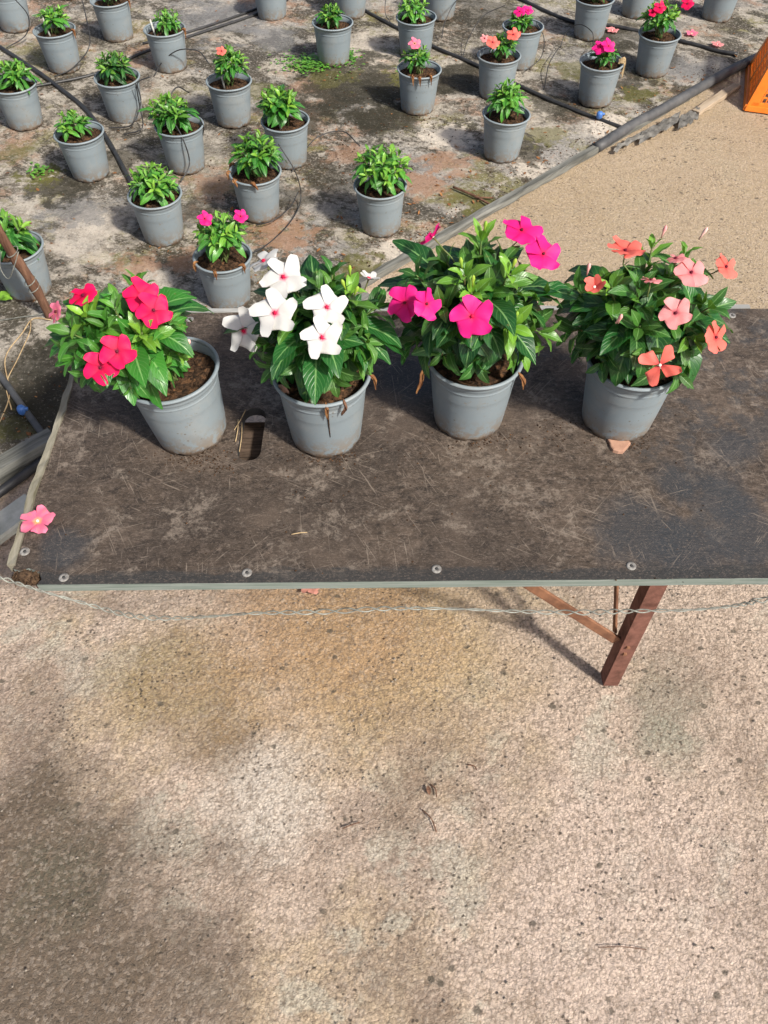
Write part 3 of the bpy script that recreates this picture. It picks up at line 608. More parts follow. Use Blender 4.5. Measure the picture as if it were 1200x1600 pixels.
# ---------------- pots on the ground ----------------
gp = [  # rim px, crown (dx, dy, radius m, height m), tips, leaf size, material, flowers, label
 ((85, 47), (-3, -22, .05, .035), 6, .045, 'leaf_light', [], 'grey pot of a thin green seedling with a white stake, in the top left cluster'),
 ((172, 0), (0, -20, .05, .04), 5, .045, 'leaf_mid', [], 'grey pot cropped by the upper picture edge, between two pots with white stakes'),
 ((257, 47), (5, -15, .055, .04), 8, .042, 'leaf_light', [], 'grey pot of bright green seedling with a white stake, below the twin thin pipes'),
 ((20, 132), (2, -18, .06, .045), 8, .05, 'leaf_light', [], 'grey pot of a green seedling at the left edge, above the pot with reddish soil'),
 ((182, 120), (-6, -18, .065, .045), 9, .055, 'leaf_dark', [], 'grey pot of a dark narrow-leaved plant beside the thick drip pipe'),
 ((124, 208), (-12, -14, .05, .035), 7, .042, 'leaf_light', [], 'grey pot of a small light seedling set left of centre in bare brown soil'),
 ((280, 197), (-14, -20, .072, .055), 9, .06, 'leaf_mid', [], 'grey pot of a broad-leaved plant with thin black tubes hanging over its front'),
 ((357, 130), (3, -30, .06, .065), 9, .05, 'leaf_mid', [(346, 80, 8, 'salmon')], 'grey pot of a tall green plant with one small orange flower'),
 ((241, 303), (-3, -18, .065, .045), 10, .052, 'leaf_light', [], 'grey pot of a leafy green plant without flowers, behind the crimson potted flower'),
 ((398, 270), (2, -30, .068, .065), 10, .055, 'leaf_mid', [], 'grey pot of a tall green plant with brown dry stuff on its left rim'),
 ((446, 190), (-10, -28, .065, .06), 10, .05, 'leaf_mid', [], 'grey pot of a green plant with a pale stake, left of the weed patch'),
 ((347, 402), (-3, -38, .068, .06), 10, .052, 'leaf_light', [(320, 342, 12, 'magenta'), (376, 338, 11, 'magenta')], 'grey pot of a green plant with two small pink flowers, just behind the bench'),
 ((595, 290), (2, -26, .082, .068), 13, .056, 'leaf_light', [], 'grey pot of a full green plant standing alone in the middle, nearest the plank'),
 ((22, 388), (-12, -20, .06, .06), 8, .06, 'leaf_mid', [], 'grey pot behind the brown wooden stake at the left edge'),
 ((519, 38), (-2, -16, .045, .04), 7, .04, 'leaf_mid', [], 'grey pot of a small plant with the weed patch at its foot'),
 ((651, 28), (-6, -14, .06, .045), 8, .045, 'leaf_light', [], 'grey pot of a green plant directly behind the pot with dry leaves on its front'),
 ((654, 108), (-4, -20, .05, .045), 8, .042, 'leaf_mid', [(648, 68, 10, 'pink')], 'grey pot of a small plant with pale pink flower and dry leaves on the rim'),
 ((780, 88), (6, -18, .05, .045), 7, .042, 'leaf_mid', [(770, 66, 11, 'salmon'), (802, 54, 11, 'salmon'), (757, 60, 7, 'palepink')], 'grey pot of a plant with three coral flowers, behind another pot'),
 ((790, 180), (2, -26, .055, .052), 9, .05, 'leaf_light', [], 'grey pot of a light green flowerless plant in front of the coral-flowered pot'),
 ((817, 42), (-2, -12, .048, .03), 7, .04, 'leaf_mid', [(812, 18, 9, 'magenta'), (825, 16, 8, 'magenta')], 'grey pot of a low plant with small deep pink flowers, behind the coral one'),
 ((941, 98), (5, -16, .042, .035), 7, .038, 'leaf_mid', [(938, 74, 12, 'magenta'), (951, 72, 12, 'magenta')], 'grey pot with one bright magenta bloom and straw hanging on its right rim'),
 ((930, -2), (0, -20, .05, .04), 6, .045, 'leaf_mid', [], 'grey pot cropped at the top, behind the one with a magenta bloom'),
 ((1032, 52), (0, -26, .065, .062), 11, .052, 'leaf_mid', [(1031, 12, 10, 'red'), (1074, 6, 10, 'red'), (1020, 20, 7, 'red')], 'grey pot of a tall plant with red flowers, nearest the dark grey pipe'),
 ((420, -32), (0, -20, .05, .04), 5, .045, 'leaf_mid', [], 'grey pot showing only its lower body, left of the plant by the weeds'),
 ((547, -34), (0, -20, .05, .04), 5, .045, 'leaf_mid', [], 'grey pot half hidden behind the small plant by the weed patch'),
 ((690, -32), (0, -20, .05, .04), 5, .045, 'leaf_mid', [], 'grey pot at the top edge, right of and behind the pot of the green plant'),
 ((8, -12), (0, -20, .05, .04), 5, .045, 'leaf_mid', [], 'grey pot in the top left corner with a tube looped over it'),
 ((93, -62), (0, -20, .05, .04), 5, .045, 'leaf_mid', [], 'grey pot showing only its foot, behind the thin seedling in the top left'),
 ((1005, -34), (0, -20, .05, .04), 5, .045, 'leaf_mid', [], 'grey pot partly hidden behind the tall red-flowered plant'),
 ((1135, -30), (0, -20, .05, .04), 5, .045, 'leaf_mid', [], 'grey pot in the top right corner beside the dark pipe'),
 ((775, -76), (0, -20, .05, .04), 5, .045, 'leaf_mid', [], 'grey pot of which only the foot shows at the upper picture edge, right of centre'),
]
gpots = []
for i, (rp, (dx, dy, cr, ch), nt_, ls, mt, fls, lab) in enumerate(gp):
    w_ = P(rp[0], rp[1], .142+BZ); h = float(bedh(w_.x, w_.y)); e = base_pot('potted_plant', (w_.x, w_.y, h+.001), i+5, (rng.uniform(-.02, .02), rng.uniform(-.02, .02), 0))
    C = PY(rp[0]+dx, rp[1]+dy, w_.y); cr *= rng.uniform(1.08, 1.26); ch *= rng.uniform(.9, 1.3); rad = (cr, cr*.95, ch)
    f, inv, r3 = crown(e, C, rad, int(nt_*1.35), ls*rng.uniform(1., 1.25), mt, 3, 1., (), rows=5, minz=.0, fill=8, ratio=rng.uniform(.28, .36), upw=.55)
    pts = []
    for (u, v, rr, kd) in fls:
        o = flower_px(e, inv, r3, C, rad, u, v, rr, kd, 'eye_dark', k=1.15, face=(rng.uniform(-.3, .3), -.5, .8)); pts.append(o.location+o.rotation_quaternion@Vector((.002, .001, -.023)))
    if pts: stalk(e, f, inv, C, pts)
    if i in (0, 2, 10, 7):
        mb = MB(); x0 = (.0, -.02, 0, .0)[(0, 2, 10, 7).index(i)]-.012; mb.tube([(x0, -.025, .11), (x0-.012, -.02, .2 if i != 2 else .185)], .0035, 6); mb.build('drip_stake', M['whitestake'], e)
    if i in (9,):
        for a0 in (2.6, 3.2, 3.8, 4.6): dry_leaf(e, [(.074*math.cos(a0), .074*math.sin(a0), .14), (.083*math.cos(a0+.15), .083*math.sin(a0+.15), .15), (.085*math.cos(a0+.3), .085*math.sin(a0+.3), .132)], .008)
    if i == 11:
        for a0 in (3.6, 4.5, 5.5): dry_leaf(e, [(.07*math.cos(a0), .07*math.sin(a0), .146), (.0835*math.cos(a0+.1), .0835*math.sin(a0+.1), .148), (.084*math.cos(a0+.12), .084*math.sin(a0+.12), .125)], .006)
    if i == 16:
        for a0 in (4.3, 4.6, 5.1): dry_leaf(e, [(.06*math.cos(a0), .06*math.sin(a0), .142), (.083*math.cos(a0+.1), .083*math.sin(a0+.1), .152), (.085*math.cos(a0+.14), .085*math.sin(a0+.14), .12)], .006)
    if i in (0, 1, 2): dry_leaf(e, [(.07, -.02, .146), (.084, -.025, .15), (.084, -.026, .12)], .006)
    if i == 20:
        for k in range(5): a0 = -.5+.12*k; dry_leaf(e, [(.06*math.cos(a0), .06*math.sin(a0), .15), (.084*math.cos(a0), .084*math.sin(a0), .152), (.084*math.cos(a0-.1), .084*math.sin(a0-.1), .12-.008*k)], .0025, 'straw')
    tag(e, lab, 'potted plant', 'potted seedlings standing on the ground cloth'); gpots.append(e)

# ---------------- bench ----------------
def fill_poly(loops, z0, z1, name, mats, parent):
    import bmesh
    bm = bmesh.new(); edges = []
    for lp in loops:
        vs = [bm.verts.new((x, y, z1)) for x, y in lp]
        edges += [bm.edges.new((vs[i], vs[(i+1) % len(vs)])) for i in range(len(vs))]
    bmesh.ops.triangle_fill(bm, edges=edges, use_beauty=True)
    bmesh.ops.recalc_face_normals(bm, faces=bm.faces)
    if sum(f.normal.z for f in bm.faces) < 0: bmesh.ops.reverse_faces(bm, faces=bm.faces)
    top = list(bm.faces)
    r = bmesh.ops.extrude_face_region(bm, geom=top)
    for v in [g for g in r['geom'] if isinstance(g, bmesh.types.BMVert)]: v.co.z = z0
    bmesh.ops.recalc_face_normals(bm, faces=bm.faces)
    for f in bm.faces:
        cc = f.calc_center_median(); f.material_index = 0 if abs(f.normal.z) > .5 else (2 if x0+.05 < cc.x < x1-.05 and y0+.05 < cc.y < y1-.05 else 1)
    me = bpy.data.meshes.new(name); bm.to_mesh(me); bm.free()
    for m in mats: me.materials.append(m)
    o = bpy.data.objects.new(name, me); col.objects.link(o); o.parent = parent
    return o
bench = tag(empty('bench', (.011, 0, 0), (0, 0, .0109)), 'low dark plywood bench on rusty steel legs carrying four potted flowers', 'bench')
x0, x1, y0, y1 = -.585, .98, .697, 1.358
out = []
def arc(cx, cy, r, a0, a1, n=6): return [(cx+r*math.cos(R(a0+(a1-a0)*k/n)), cy+r*math.sin(R(a0+(a1-a0)*k/n))) for k in range(n+1)]
# front left corner is broken away
xx = x1-.04
fr = []
while xx > x0+.06: fr.append((xx, y0+rng.uniform(-.0003, .0004))); xx -= rng.uniform(.008, .05)
out += fr+[(x0+.045, y0), (x0+.050, y0+.010), (x0+.043, y0+.024), (x0+.026, y0+.031), (x0+.010, y0+.027), (x0+.001, y0+.030)]
yy = y0+.05
while yy < y1-.03: out.append((x0+rng.uniform(-.003, .004), yy)); yy += rng.uniform(.015, .05)
out += arc(x0+.02, y1-.02, .02, 180, 90)+arc(x1-.008, y1-.008, .008, 90, 0)+arc(x1-.02, y0+.02, .02, 0, -90)
out = out[:1]+out[1:]
sp_ = [P(u, v, TZ) for u, v in ((372, 700), (414, 700), (414, 648), (374, 648))]
scx = (P(393, 676, TZ)).x; sy0 = P(393, 718, TZ).y; sy1 = P(393, 636, TZ).y; sr = .0205
slot = arc(scx, sy0+sr, sr, 180, 360, 10)+arc(scx+.002, sy1-sr, sr, 0, 180, 10)
fill_poly([out, slot], TZ-.018, TZ, 'bench_top', [M['board'], M['edge'], M['hole']], bench)
def strip(name, pts, wd, th, mat, jit=.0012):
    mb = MB(); sp = []
    for i in range(len(pts)-1):
        a, b = Vector(pts[i]), Vector(pts[i+1]); n = max(2, int((b-a).length/.02))
        sp += [a.lerp(b, k/n) for k in range(n)]
    sp.append(Vector(pts[-1])); vs = []; N = len(sp)
    for i, p in enumerate(sp):
        t = (sp[min(i+1, N-1)]-sp[max(i-1, 0)]).normalized(); s = t.cross(Vector((0, 0, 1))).normalized()
        j = [rng.uniform(-jit, jit) for _ in range(4)]
        vs += [p-s*(wd/2+j[0]), p-s*(wd/2+j[1])+Vector((0, 0, th)), p+s*(wd/2+j[2])+Vector((0, 0, th+j[3])), p+s*(wd/2+j[3])]
    fs = [(i*4+k, i*4+(k+1) % 4, i*4+4+(k+1) % 4, i*4+4+k) for i in range(N-1) for k in range(4)]+[(0, 1, 2, 3), (N*4-1, N*4-2, N*4-3, N*4-4)]
    mb.add(vs, fs); return mb.build(name, M[mat], bench, smooth=False)
strip('edge_strip', [(x0-.004, y0+.036, TZ-.016), (x0-.008, y0+.20, TZ-.014), (x0-.002, y0+.36, TZ-.015), (x0-.006, y0+.48, TZ-.016), (x0-.004, y1-.02, TZ-.016)], .011, .019, 'strip', .002)
strip('back_strip', [(x0+.02, y1+.004, TZ-.016), (.757, y1+.006, TZ-.016)], .012, .0185, 'backstrip')
# screws with washers
for (u, v) in ((38, 857), (98, 898), (383, 893), (679, 890), (984, 888), (1148, 497), (300, 497)):
    q = P(u, v, TZ); mb = MB(); mb.lathe([(0, .0008), (.0024, .0008), (.0028, .0014), (.0056, .0016), (.0078, .0009), (.0080, .0)], 20)
    s_ = mb.build('screw', M['steel'], bench, loc=(q.x, q.y, TZ+.0002)); mb = MB(); mb.lathe([(0, .0018), (.0026, .0018), (.0026, .0012)], 8); mb.build('screw_recess', M['hole'], s_)
# frame and legs
def bar(name, a, b, w1, w2, mat, side=(0, 1, 0), parent=bench):
    a = Vector(a); b = Vector(b); t = (b-a).normalized(); s = Vector(side); s = (s-t*s.dot(t)).normalized(); n = t.cross(s); vs = []
    for p in (a, b):
        for (i, j) in ((-1, -1), (1, -1), (1, 1), (-1, 1)): vs.append(p+n*i*w1/2+s*j*w2/2)
    mb = MB(); mb.add(vs, [(0, 1, 5, 4), (1, 2, 6, 5), (2, 3, 7, 6), (3, 0, 4, 7), (3, 2, 1, 0), (4, 5, 6, 7)])
    return mb.build(name, M[mat], parent, smooth=False, bevel=.0015)
zt = TZ-.0185
LX, LY = P(950, 1076).x-.012, P(950, 1076).y+.016
def angle_leg(x, y, name='leg', top=zt):      # L-profile leg: two flanges
    mb = MB(); th = .0035; wdt = .030
    mb.box((x+wdt/2, y-wdt/2+th/2, top/2), (wdt, th, top)); mb.box((x+th/2-.0004, y+th/2+.0002, top/2-.0005), (th, wdt-.004, top-.001))
    return mb.build(name, M['rust'], bench, smooth=False, bevel=.0008)
angle_leg(LX, LY); angle_leg(LX, 1.28); angle_leg(-.47, 1.05); angle_leg(-.47, 1.28)
J = PY(962, 1004, LY)
for zz in (.135, .16):
    mb = MB(); mb.lathe([(0, .004), (.004, .0035), (.0045, 0)], 6); q_ = mb.build('bolt', M['rust2'], bench, smooth=False, loc=(LX+.012, LY-.0150, zz)); q_.rotation_euler = (R(90), 0, 0)
J = PY(962, 1004, LY); K = PY(775, 905, LY+.01)
bar('brace', (K.x-.03, K.y, zt-.001), (J.x, J.y, J.z), .020, .006, 'rust2')
bar('brace', (LX-.004, LY+.02, J.z-.005), (LX-.010, LY+.24, zt-.001), .016, .005, 'rust2', (1, 0, 0))
bar('frame_rail', (x0+.03, y0+.027, zt-.0108), (x1-.02, y0+.027, zt-.0108), .020, .022, 'rust')
bar('frame_rail', (x0+.03, y1-.03, zt-.0158), (x1-.02, y1-.03, zt-.0158), .030, .022, 'rust')
bar('frame_rail', (x0+.018, y0+.04, zt-.0158), (x0+.018, y1-.045, zt-.0158), .022, .030, 'rust', (0, 0, 1))
bar('frame_rail', (x1-.03, y0+.04, zt-.0158), (x1-.03, y1-.045, zt-.0158), .022, .030, 'rust', (0, 0, 1))
bar('under_batten', (scx-.10, sy0+.055, zt-.030), (scx+.10, sy0+.057, zt-.030), .022, .15, 'batten')
# dried roots in the broken corner
mb = MB(); cx, cy = x0+.024, y0+.012
mb.tube(spline([(cx-.022, cy+.006, TZ-.016), (cx, cy+.003, TZ-.010), (cx+.02, cy-.004, TZ-.016)], 3), [.006, .008, .011, .012, .011, .009, .005], 8)
for _ in range(70):
    a = rng.uniform(0, 6.28); q = Vector((cx+rng.uniform(-.02, .02), cy+rng.uniform(-.012, .012), TZ-.006+rng.uniform(-.004, .004))); d = Vector((math.cos(a), math.sin(a), rng.uniform(-.3, .5)))*rng.uniform(.008, .018)
    mb.tube([q-d*.5, q+Vector((0, 0, .003)), q+d*.5], .0007, 4)
tag(mb.build('root_clump', M['root']), 'dark dried root clump stuck in the broken front left corner of the bench', 'roots')

# twisted wire along the bench front
wp = [PY(u, v, y0-.016) for u, v in ((-60, 880), (0, 902), (60, 922), (130, 942), (200, 961), (260, 966), (330, 963), (400, 958), (500, 956), (600, 951), (700, 951), (800, 955), (900, 957), (980, 955), (1080, 953), (1150, 946), (1200, 936), (1300, 915))]
sp = spline(wp, 26); mb = MB()
for ph in (0, math.pi):
    pts = []
    for i, p in enumerate(sp): a = i*.42+ph+.5*math.sin(i*.13); rr = .0026+.0014*math.sin(i*.061+1); pts.append(p+Vector((0, math.cos(a)*rr, math.sin(a)*rr)))
    mb.tube(pts, .0013, 6)
e_ = PY(1178, 942, y0-.016); mb.tube(spline([e_, e_+Vector((-.008, 0, .008)), e_+Vector((-.004, -.002, .016)), e_+Vector((.01, 0, .012))], 5), .0009, 5)
tag(mb.build('wire', M['wire']), 'twisted grey double wire sagging along the front of the bench', 'wire')

# fallen pink flower on the bench corner, shard under the last pot, bits on the bench
def lying_flower(u, v, z, rpx, kind, label, surf='bench', cup=.05, grp=None):
    global TL; TL = .25
    p = P(u, v, z); e = empty('fallen_flower', (p.x, p.y, z)); r = rpx/FPX*(p-CAM).dot(Vector((0, CO, -SI)))
    f = make_flower(e, (0, 0, .006), (0.02, -.04, 1), r, kind, 'eye_white', cup=cup+.17, pw=1.0); 
    for ch in list(f.children):
        if ch.name.startswith('flower_tube'): bpy.data.objects.remove(ch)
    f.name = 'petals'; TL = 1.
    return tag(e, label, 'fallen flower', grp)
lying_flower(61, 818, TZ+.006, 29, 'pink', 'faded pink flower lying flat on the front left corner of the bench')
lying_flower(487, 917, .006, 19, 'faded', 'faded coral flower lying on the floor just under the front bench edge')
for k, (u, v, lab) in enumerate(((1080, 55, 'pink fallen flower on the cloth right of the red-flowered pot'), (1120, 72, 'pale pink fallen flower on the cloth close to the dark pipe'), (956, 50, 'pale fallen flower on the cloth, left of the red-flowered pot'))):
    q = P(u, v, 0); lying_flower(u, v, float(bedh(q.x, q.y))+.002, 10, 'pink' if k == 0 else 'palepink', lab, grp='fallen flowers on the ground cloth')
q = P(966, 697, TZ); mb = MB(); vs = []
for zz, k_ in ((0, 1), (.0055, .96), (.0065, .86)):
    for k in range(14): a = 2*math.pi*k/14; rr = .020*k_*(1+.12*math.sin(a*3+1)+.06*math.cos(a*5)); vs.append((rr*math.cos(a)*.95, rr*math.sin(a)*1.05, zz))
mb.add(vs, [(j*14+k, j*14+(k+1) % 14, j*14+14+(k+1) % 14, j*14+14+k) for j in range(2) for k in range(14)]+[tuple(range(28, 42)), tuple(range(14))[::-1]])
# the shard sits at the pot's foot, poking out
tag(mb.build('clay_shard', M['terracotta'], smooth=False, loc=(q.x, q.y+.003, TZ)), 'small terracotta shard poking out at the foot of the coral-flowered pot', 'shard')
def crumbs(name, spots, mat, label, cat, n, smin, smax, flat=.6, zf=None):
    mb = MB()
    for (cx, cy, sx, sy, cnt) in spots:
        for _ in range(cnt):
            x = cx+rng.gauss(0, sx); y = cy+rng.gauss(0, sy); s = rng.uniform(smin, smax)
            z = zf(x, y) if zf else TZ
            c = Vector((x, y, z+s*.3)); vs = [c+Vector((rng.uniform(.5, 1)*math.cos(a)*s, rng.uniform(.5, 1)*math.sin(a)*s, rng.uniform(-.4, .2)*s*flat)) for a in (0, 1.25, 2.5, 3.8, 5)]
            vs += [c+Vector((0, 0, s*flat)), c-Vector((0, 0, s*.3))]
            mb.add(vs, [(k, (k+1) % 5, 5) for k in range(5)]+[((k+1) % 5, k, 6) for k in range(5)])
    o = mb.build(name, mat, smooth=False); tag(o, label, cat, kind='stuff'); return o
def inb(x, y): return x0+.01 < x < x1-.01 and y0+.01 < y < y1-.01
bs = []
for e_, n_ in ((p1, 150), (p2, 130), (p3, 60), (p4, 80)): bs.append((e_.location.x+.01, e_.location.y-.062, .03, .012, n_))
bs += [(-.28, .93, .02, .006, 40), (-.16, .9, .05, .03, 25), (.25, 1.0, .05, .015, 40), (.1, .95, .15, .08, 80), (.2, .85, .4, .1, 120), (.3, 1.03, .03, .02, 60)]
crumbs('soil_crumbs', bs, M['soil'], 'dark soil crumbs scattered on the bench around the pot feet', 'soil crumbs', 0, .0008, .0026)
# straw bits by the slot
mb = MB()
for (a, b) in (((378, 660), (374, 706)), ((366, 672), (384, 640)), ((368, 690), (372, 655)), ((455, 835), (480, 832))):
    A, B = P(*a, TZ+.002), P(*b, TZ+.0025); mb.tube(spline([A, A.lerp(B, .5)+Vector((.002, 0, .002)), B], 4), .0009, 5)
tag(mb.build('straw', M['straw']), 'pale dry straw bits lying beside the oval slot in the bench', 'straw', kind='stuff')

# ---------------- bed edging: timber, pipes ----------------
def plank(name, a, b, wd, th, mat, label, z=0.0, roll=0, jit=.0025):
    mb = MB(); a = Vector(a); b = Vector(b); n = max(4, int((b-a).length/.04)); t = (b-a).normalized(); s = Vector((-t.y, t.x, 0)); vs = []
    pr = [(-.5, 0), (-.5, .7), (-.42, 1), (.42, 1), (.5, .7), (.5, 0)]; L = (b-a).length
    for i in range(n+1):
        x = i/n*L
        for (u, h) in pr: vs.append((x, u*wd+rng.uniform(-jit, jit), h*th+(rng.uniform(-jit, jit)*.6 if h else 0)))
    k6 = 6; fs = [(i*k6+k, i*k6+(k+1) % k6, (i+1)*k6+(k+1) % k6, (i+1)*k6+k) for i in range(n) for k in range(k6)]+[tuple(range(6))[::-1], tuple(n*6+k for k in range(6))]
    mb.add(vs, fs); o = mb.build(name, M[mat], smooth=False, loc=(a.x, a.y, z)); o.rotation_euler = (roll, 0, math.atan2(t.y, t.x))
    return tag(o, label, 'plank')
A = P(1075, 158); B = P(560, 452); plank('plank', (A.x-.005, A.y+.01, 0), (B.x, B.y, 0), .028, .022, 'timber', 'long grey weathered plank edging the ground cloth behind the bench', .004)
A = P(575, 470); B = P(270, 620); plank('plank', A, B, .045, .025, 'timber', 'grey plank end continuing the bed edge right behind the white-flowered pot', .003)
A = P(90, 695); B = P(-120, 815); plank('plank', A, B, .05, .04, 'timber', 'grey weathered plank at the left, lying beside the bench end', .004)
A = P(1150, 137); B = P(1085, 180); plank('plank', A, B, .035, .014, 'timber2', 'short tan plank lying between the dark pipe and the orange crate', .003)
A = P(-80, 890); B = P(55, 790); plank('slab', A, B, .07, .02, 'concrete', 'pale grey concrete strip left of the bench, below the plank', .002, jit=.001)['category'] = 'slab'
def pipe(name, px, rad, mat, label, cat='pipe', z=None, n=10, flat=1., world=False):
    pts = []
    for q in px:
        if world: pts.append(Vector(q)); continue
        g = P(q[0], q[1], 0); hz = float(bedh(g.x, g.y)) if (g-E1).dot(en) > 0 else .002
        pts.append(Vector((g.x, g.y, hz+rad*flat+(q[2] if len(q) > 2 else 0))))
    mb = MB(); mb.tube(spline(pts, 6), rad, n, flat=flat); return tag(mb.build(name, M[mat]), label, cat)
pipe('pipe', [(1330, 20), (1200, 88), (1140, 118), (1080, 152), (1035, 178), (985, 205), (930, 240)], .019, 'pipe', 'thick dark grey water pipe running out of the picture at the top right', z=0)
pipe('pipe', [(-30, 60), (50, 112), (95, 145), (135, 178), (168, 222), (200, 280), (215, 310)], .008, 'black', 'thick black drip pipe running between the pots at the left')
pipe('pipe', [(540, -10), (565, 18), (610, 45), (680, 80), (740, 105), (830, 150), (900, 178), (980, 207)], .0075, 'black', 'black drip pipe crossing from the top centre to the grey plank')
pipe('pipe', [(760, -20), (800, 0), (890, 38), (960, 48), (1070, 72), (1115, 85), (1150, 92)], .0075, 'black', 'black drip pipe at the top right, passing behind the red-flowered pot')
pipe('pipe', [(20, 150), (60, 142), (150, 122), (225, 90), (310, 60), (400, 28), (450, 5)], .0055, 'black', 'lower one of the two thin pipes at the top left')
pipe('pipe', [(225, 76), (300, 55), (400, 20), (440, 0)], .005, 'black', 'upper one of the two thin pipes at the top left')
pipe('pipe', [(0, 590), (15, 610), (40, 645), (66, 680), (85, 710)], .009, 'pipe', 'dark grey drip pipe end beside the left end of the bench')
def clip(px, label, rad=.014):
    g = P(*px, .02); mb = MB(); mb.lathe([(.0, .012), (rad*.7, .012), (rad, .006), (rad, -.006), (rad*.7, -.012), (0, -.012)], 10); mb.box((rad, 0, .004), (rad, .008, .006))
    return tag(mb.build('pipe_clip', M['blue'], loc=(g.x, g.y, .03)), label, 'pipe clip')
pipe('pipe', [(-120, 850), (-20, 790), (30, 755), (75, 722)], .012, 'black', 'black tube added as the dark shadow gap before the plank left of the bench')  # invented tube, laid in to blacken the shadowed gap by the plank
clip((36, 645), 'blue plastic clip on the drip pipe beside the bench', .011); clip((936, 184), 'dark blue plastic clip on the drip pipe below the magenta bloom', .012)

# thin drip tubes: (u, v, height) triples
def dtube(pts, label, rad=.0022):
    w3 = [P(u, v, z+.012) for u, v, z in pts]; mb = MB(); mb.tube(spline(w3, 8), rad, 6)
    return tag(mb.build('drip_tube', M['black']), label, 'drip tube', 'thin black drip tubes among the pots')
dtube([(240, 120, .0), (255, 95, .05), (280, 78, .1), (310, 80, .1), (327, 100, .1)], 'thin black tube arching over the front of the pot below the twin thin pipes')
dtube([(262, 270, .01), (300, 240, .03), (318, 205, .12), (312, 185, .17)], 'thin black tube curling up the front of the broad-leaved plant pot')
dtube([(282, 285, .02), (296, 255, .06), (285, 215, .14), (262, 170, .2), (275, 137, .24), (296, 145, .2)], 'thin black tube looping above the broad-leaved plant')
dtube([(170, 200, .01), (205, 195, .02), (220, 160, .08), (215, 130, .14), (235, 120, .16)], 'thin black tube between the narrow-leaved plant and the broad-leaved plant')
dtube([(193, 210, .005), (222, 200, .02), (218, 165, .06), (212, 130, .15)], 'short black tube beside the right side of the narrow-leaved plant pot')
dtube([(85, 120, .0), (115, 105, .02), (140, 70, .08), (133, 20, .15), (125, -10, .2)], 'thin black tube rising past the thin seedling pot in the top left')
dtube([(10, 75, .01), (40, 55, .03), (44, 25, .1), (20, -5, .18)], 'thin black tube looped over the pot in the top left corner')
dtube([(455, 270, .0), (470, 245, .03), (495, 215, .06), (535, 205, .07), (562, 228, .1)], 'thin black tube arching from the stake pot to the lone middle pot', .0018)
dtube([(385, 400, .01), (420, 380, .01), (455, 345, .01), (470, 310, .02), (462, 270, .1), (435, 225, .18)], 'long thin black tube hanging right of the tall plant with brown rim', .0018)
dtube([(400, 352, .01), (425, 345, .02), (452, 325, .03), (466, 300, .04)], 'short thin tube curving at the foot of the tall plant with brown rim', .0018)
dtube([(610, 35, .005), (602, 20, .04), (603, -10, .1)], 'thin black tube at the top, left of the green plant behind the dry-leaf pot', .0018)
dtube([(722, 92, .0), (732, 60, .03), (755, 25, .08), (790, 8, .12)], 'thin black tube arching left of the coral-flowered plant', .0016)
dtube([(875, 75, .01), (885, 50, .06), (905, 38, .1), (925, 50, .1), (927, 70, .06)], 'thin black tube making a small arch before the cropped pot behind the magenta bloom', .0018)
dtube([(850, 140, .0), (858, 100, .03), (875, 72, .03)], 'thin black tube rising from the centre drip pipe between the coral and magenta flowers', .0018)
dtube([(822, 110, .01), (845, 90, .04), (850, 60, .1), (838, 35, .15)], 'thin black tube hanging from the low pink-flowered pot', .0018)
dtube([(690, 60, .01), (695, 35, .05), (710, 5, .1), (735, -20, .12)], 'thin black tube crossing the cropped pot behind the green plant at the top', .0018)
dtube([(540, 40, .02), (530, 15, .08), (515, -10, .15)], 'thin black tube in front of the half-hidden pot at the top', .0018)

# ---------------- stake at the left ----------------
S0 = P(82, 497, .006); S1 = PY(-25, 320, S0.y-.03); S1 = S0+(S1-S0)*1.0
stk = MB(); L = spline([S0-Vector((0, 0, .03)), S0.lerp(S1, .35)+Vector((.003, 0, 0)), S0.lerp(S1, .7)+Vector((-.004, 0, 0)), S1+(S1-S0)*.5], 8)
stk.tube(L, [.0135+.0018*math.sin(i*1.1)+rng.uniform(-.0008, .0008) for i in range(len(L))], 12)
stake = tag(empty('stake', tuple(S0)), 'rough brown wooden stake tied with pale wire at the left edge', 'stake')
o = stk.build('pole', M['bark']); o.parent = stake; o.location = -S0
mb = MB()
for f_ in (.30, .36, .62):
    c = S0.lerp(S1, f_); ring = [c+Vector((.0165*math.cos(a), .0165*math.sin(a), .008*math.sin(a+1))) for a in [k*.5236 for k in range(13)]]; mb.tube(ring, .0014, 5)
c = S0.lerp(S1, .62); mb.tube(spline([c+Vector((.016, 0, 0)), c+Vector((.0, -.02, -.03)), c+Vector((-.03, -.02, -.07)), c+Vector((-.05, 0, -.05)), c+Vector((-.03, 0, .0))], 6), .0014, 5)
mb.tube(spline([S0+Vector((.014, 0, .03)), S0+Vector((-.03, -.01, .02)), S0+Vector((-.08, -.01, .012)), S0+Vector((-.16, -.02, .004))], 6), .0016, 5)
o = mb.build('tie_wire', M['wire'], stake); o.location = -S0
mb = MB(); pts = [P(0, 660, .01), P(15, 615, .015), P(8, 560, .02), P(35, 520, .02), P(52, 498, .02), P(80, 500, .02)]; mb.tube(spline(pts, 6), .0018, 5)
pts = [P(18, 640, .012), P(10, 600, .02), P(28, 560, .02), P(46, 520, .03), P(48, 500, .02)]; mb.tube(spline(pts, 6), .0015, 5)
tag(mb.build('twine', M['straw']), 'frayed pale twine on the ground below the wooden stake', 'twine')
# yellow-green leafy sprig left edge
mb = MB(); q = P(-5, 470, .02)
for k in range(5): a = rng.uniform(-1, 1.2); leaf(mb, q, (math.cos(a), math.sin(a), .5), (0, 0, 1), .05, .024, 1., .3, (.6, .8, 0))
tag(mb.build('seedling', M['leaf_light']), 'yellow-green seedling leaves at the left edge below the stake-side pot', 'seedling')

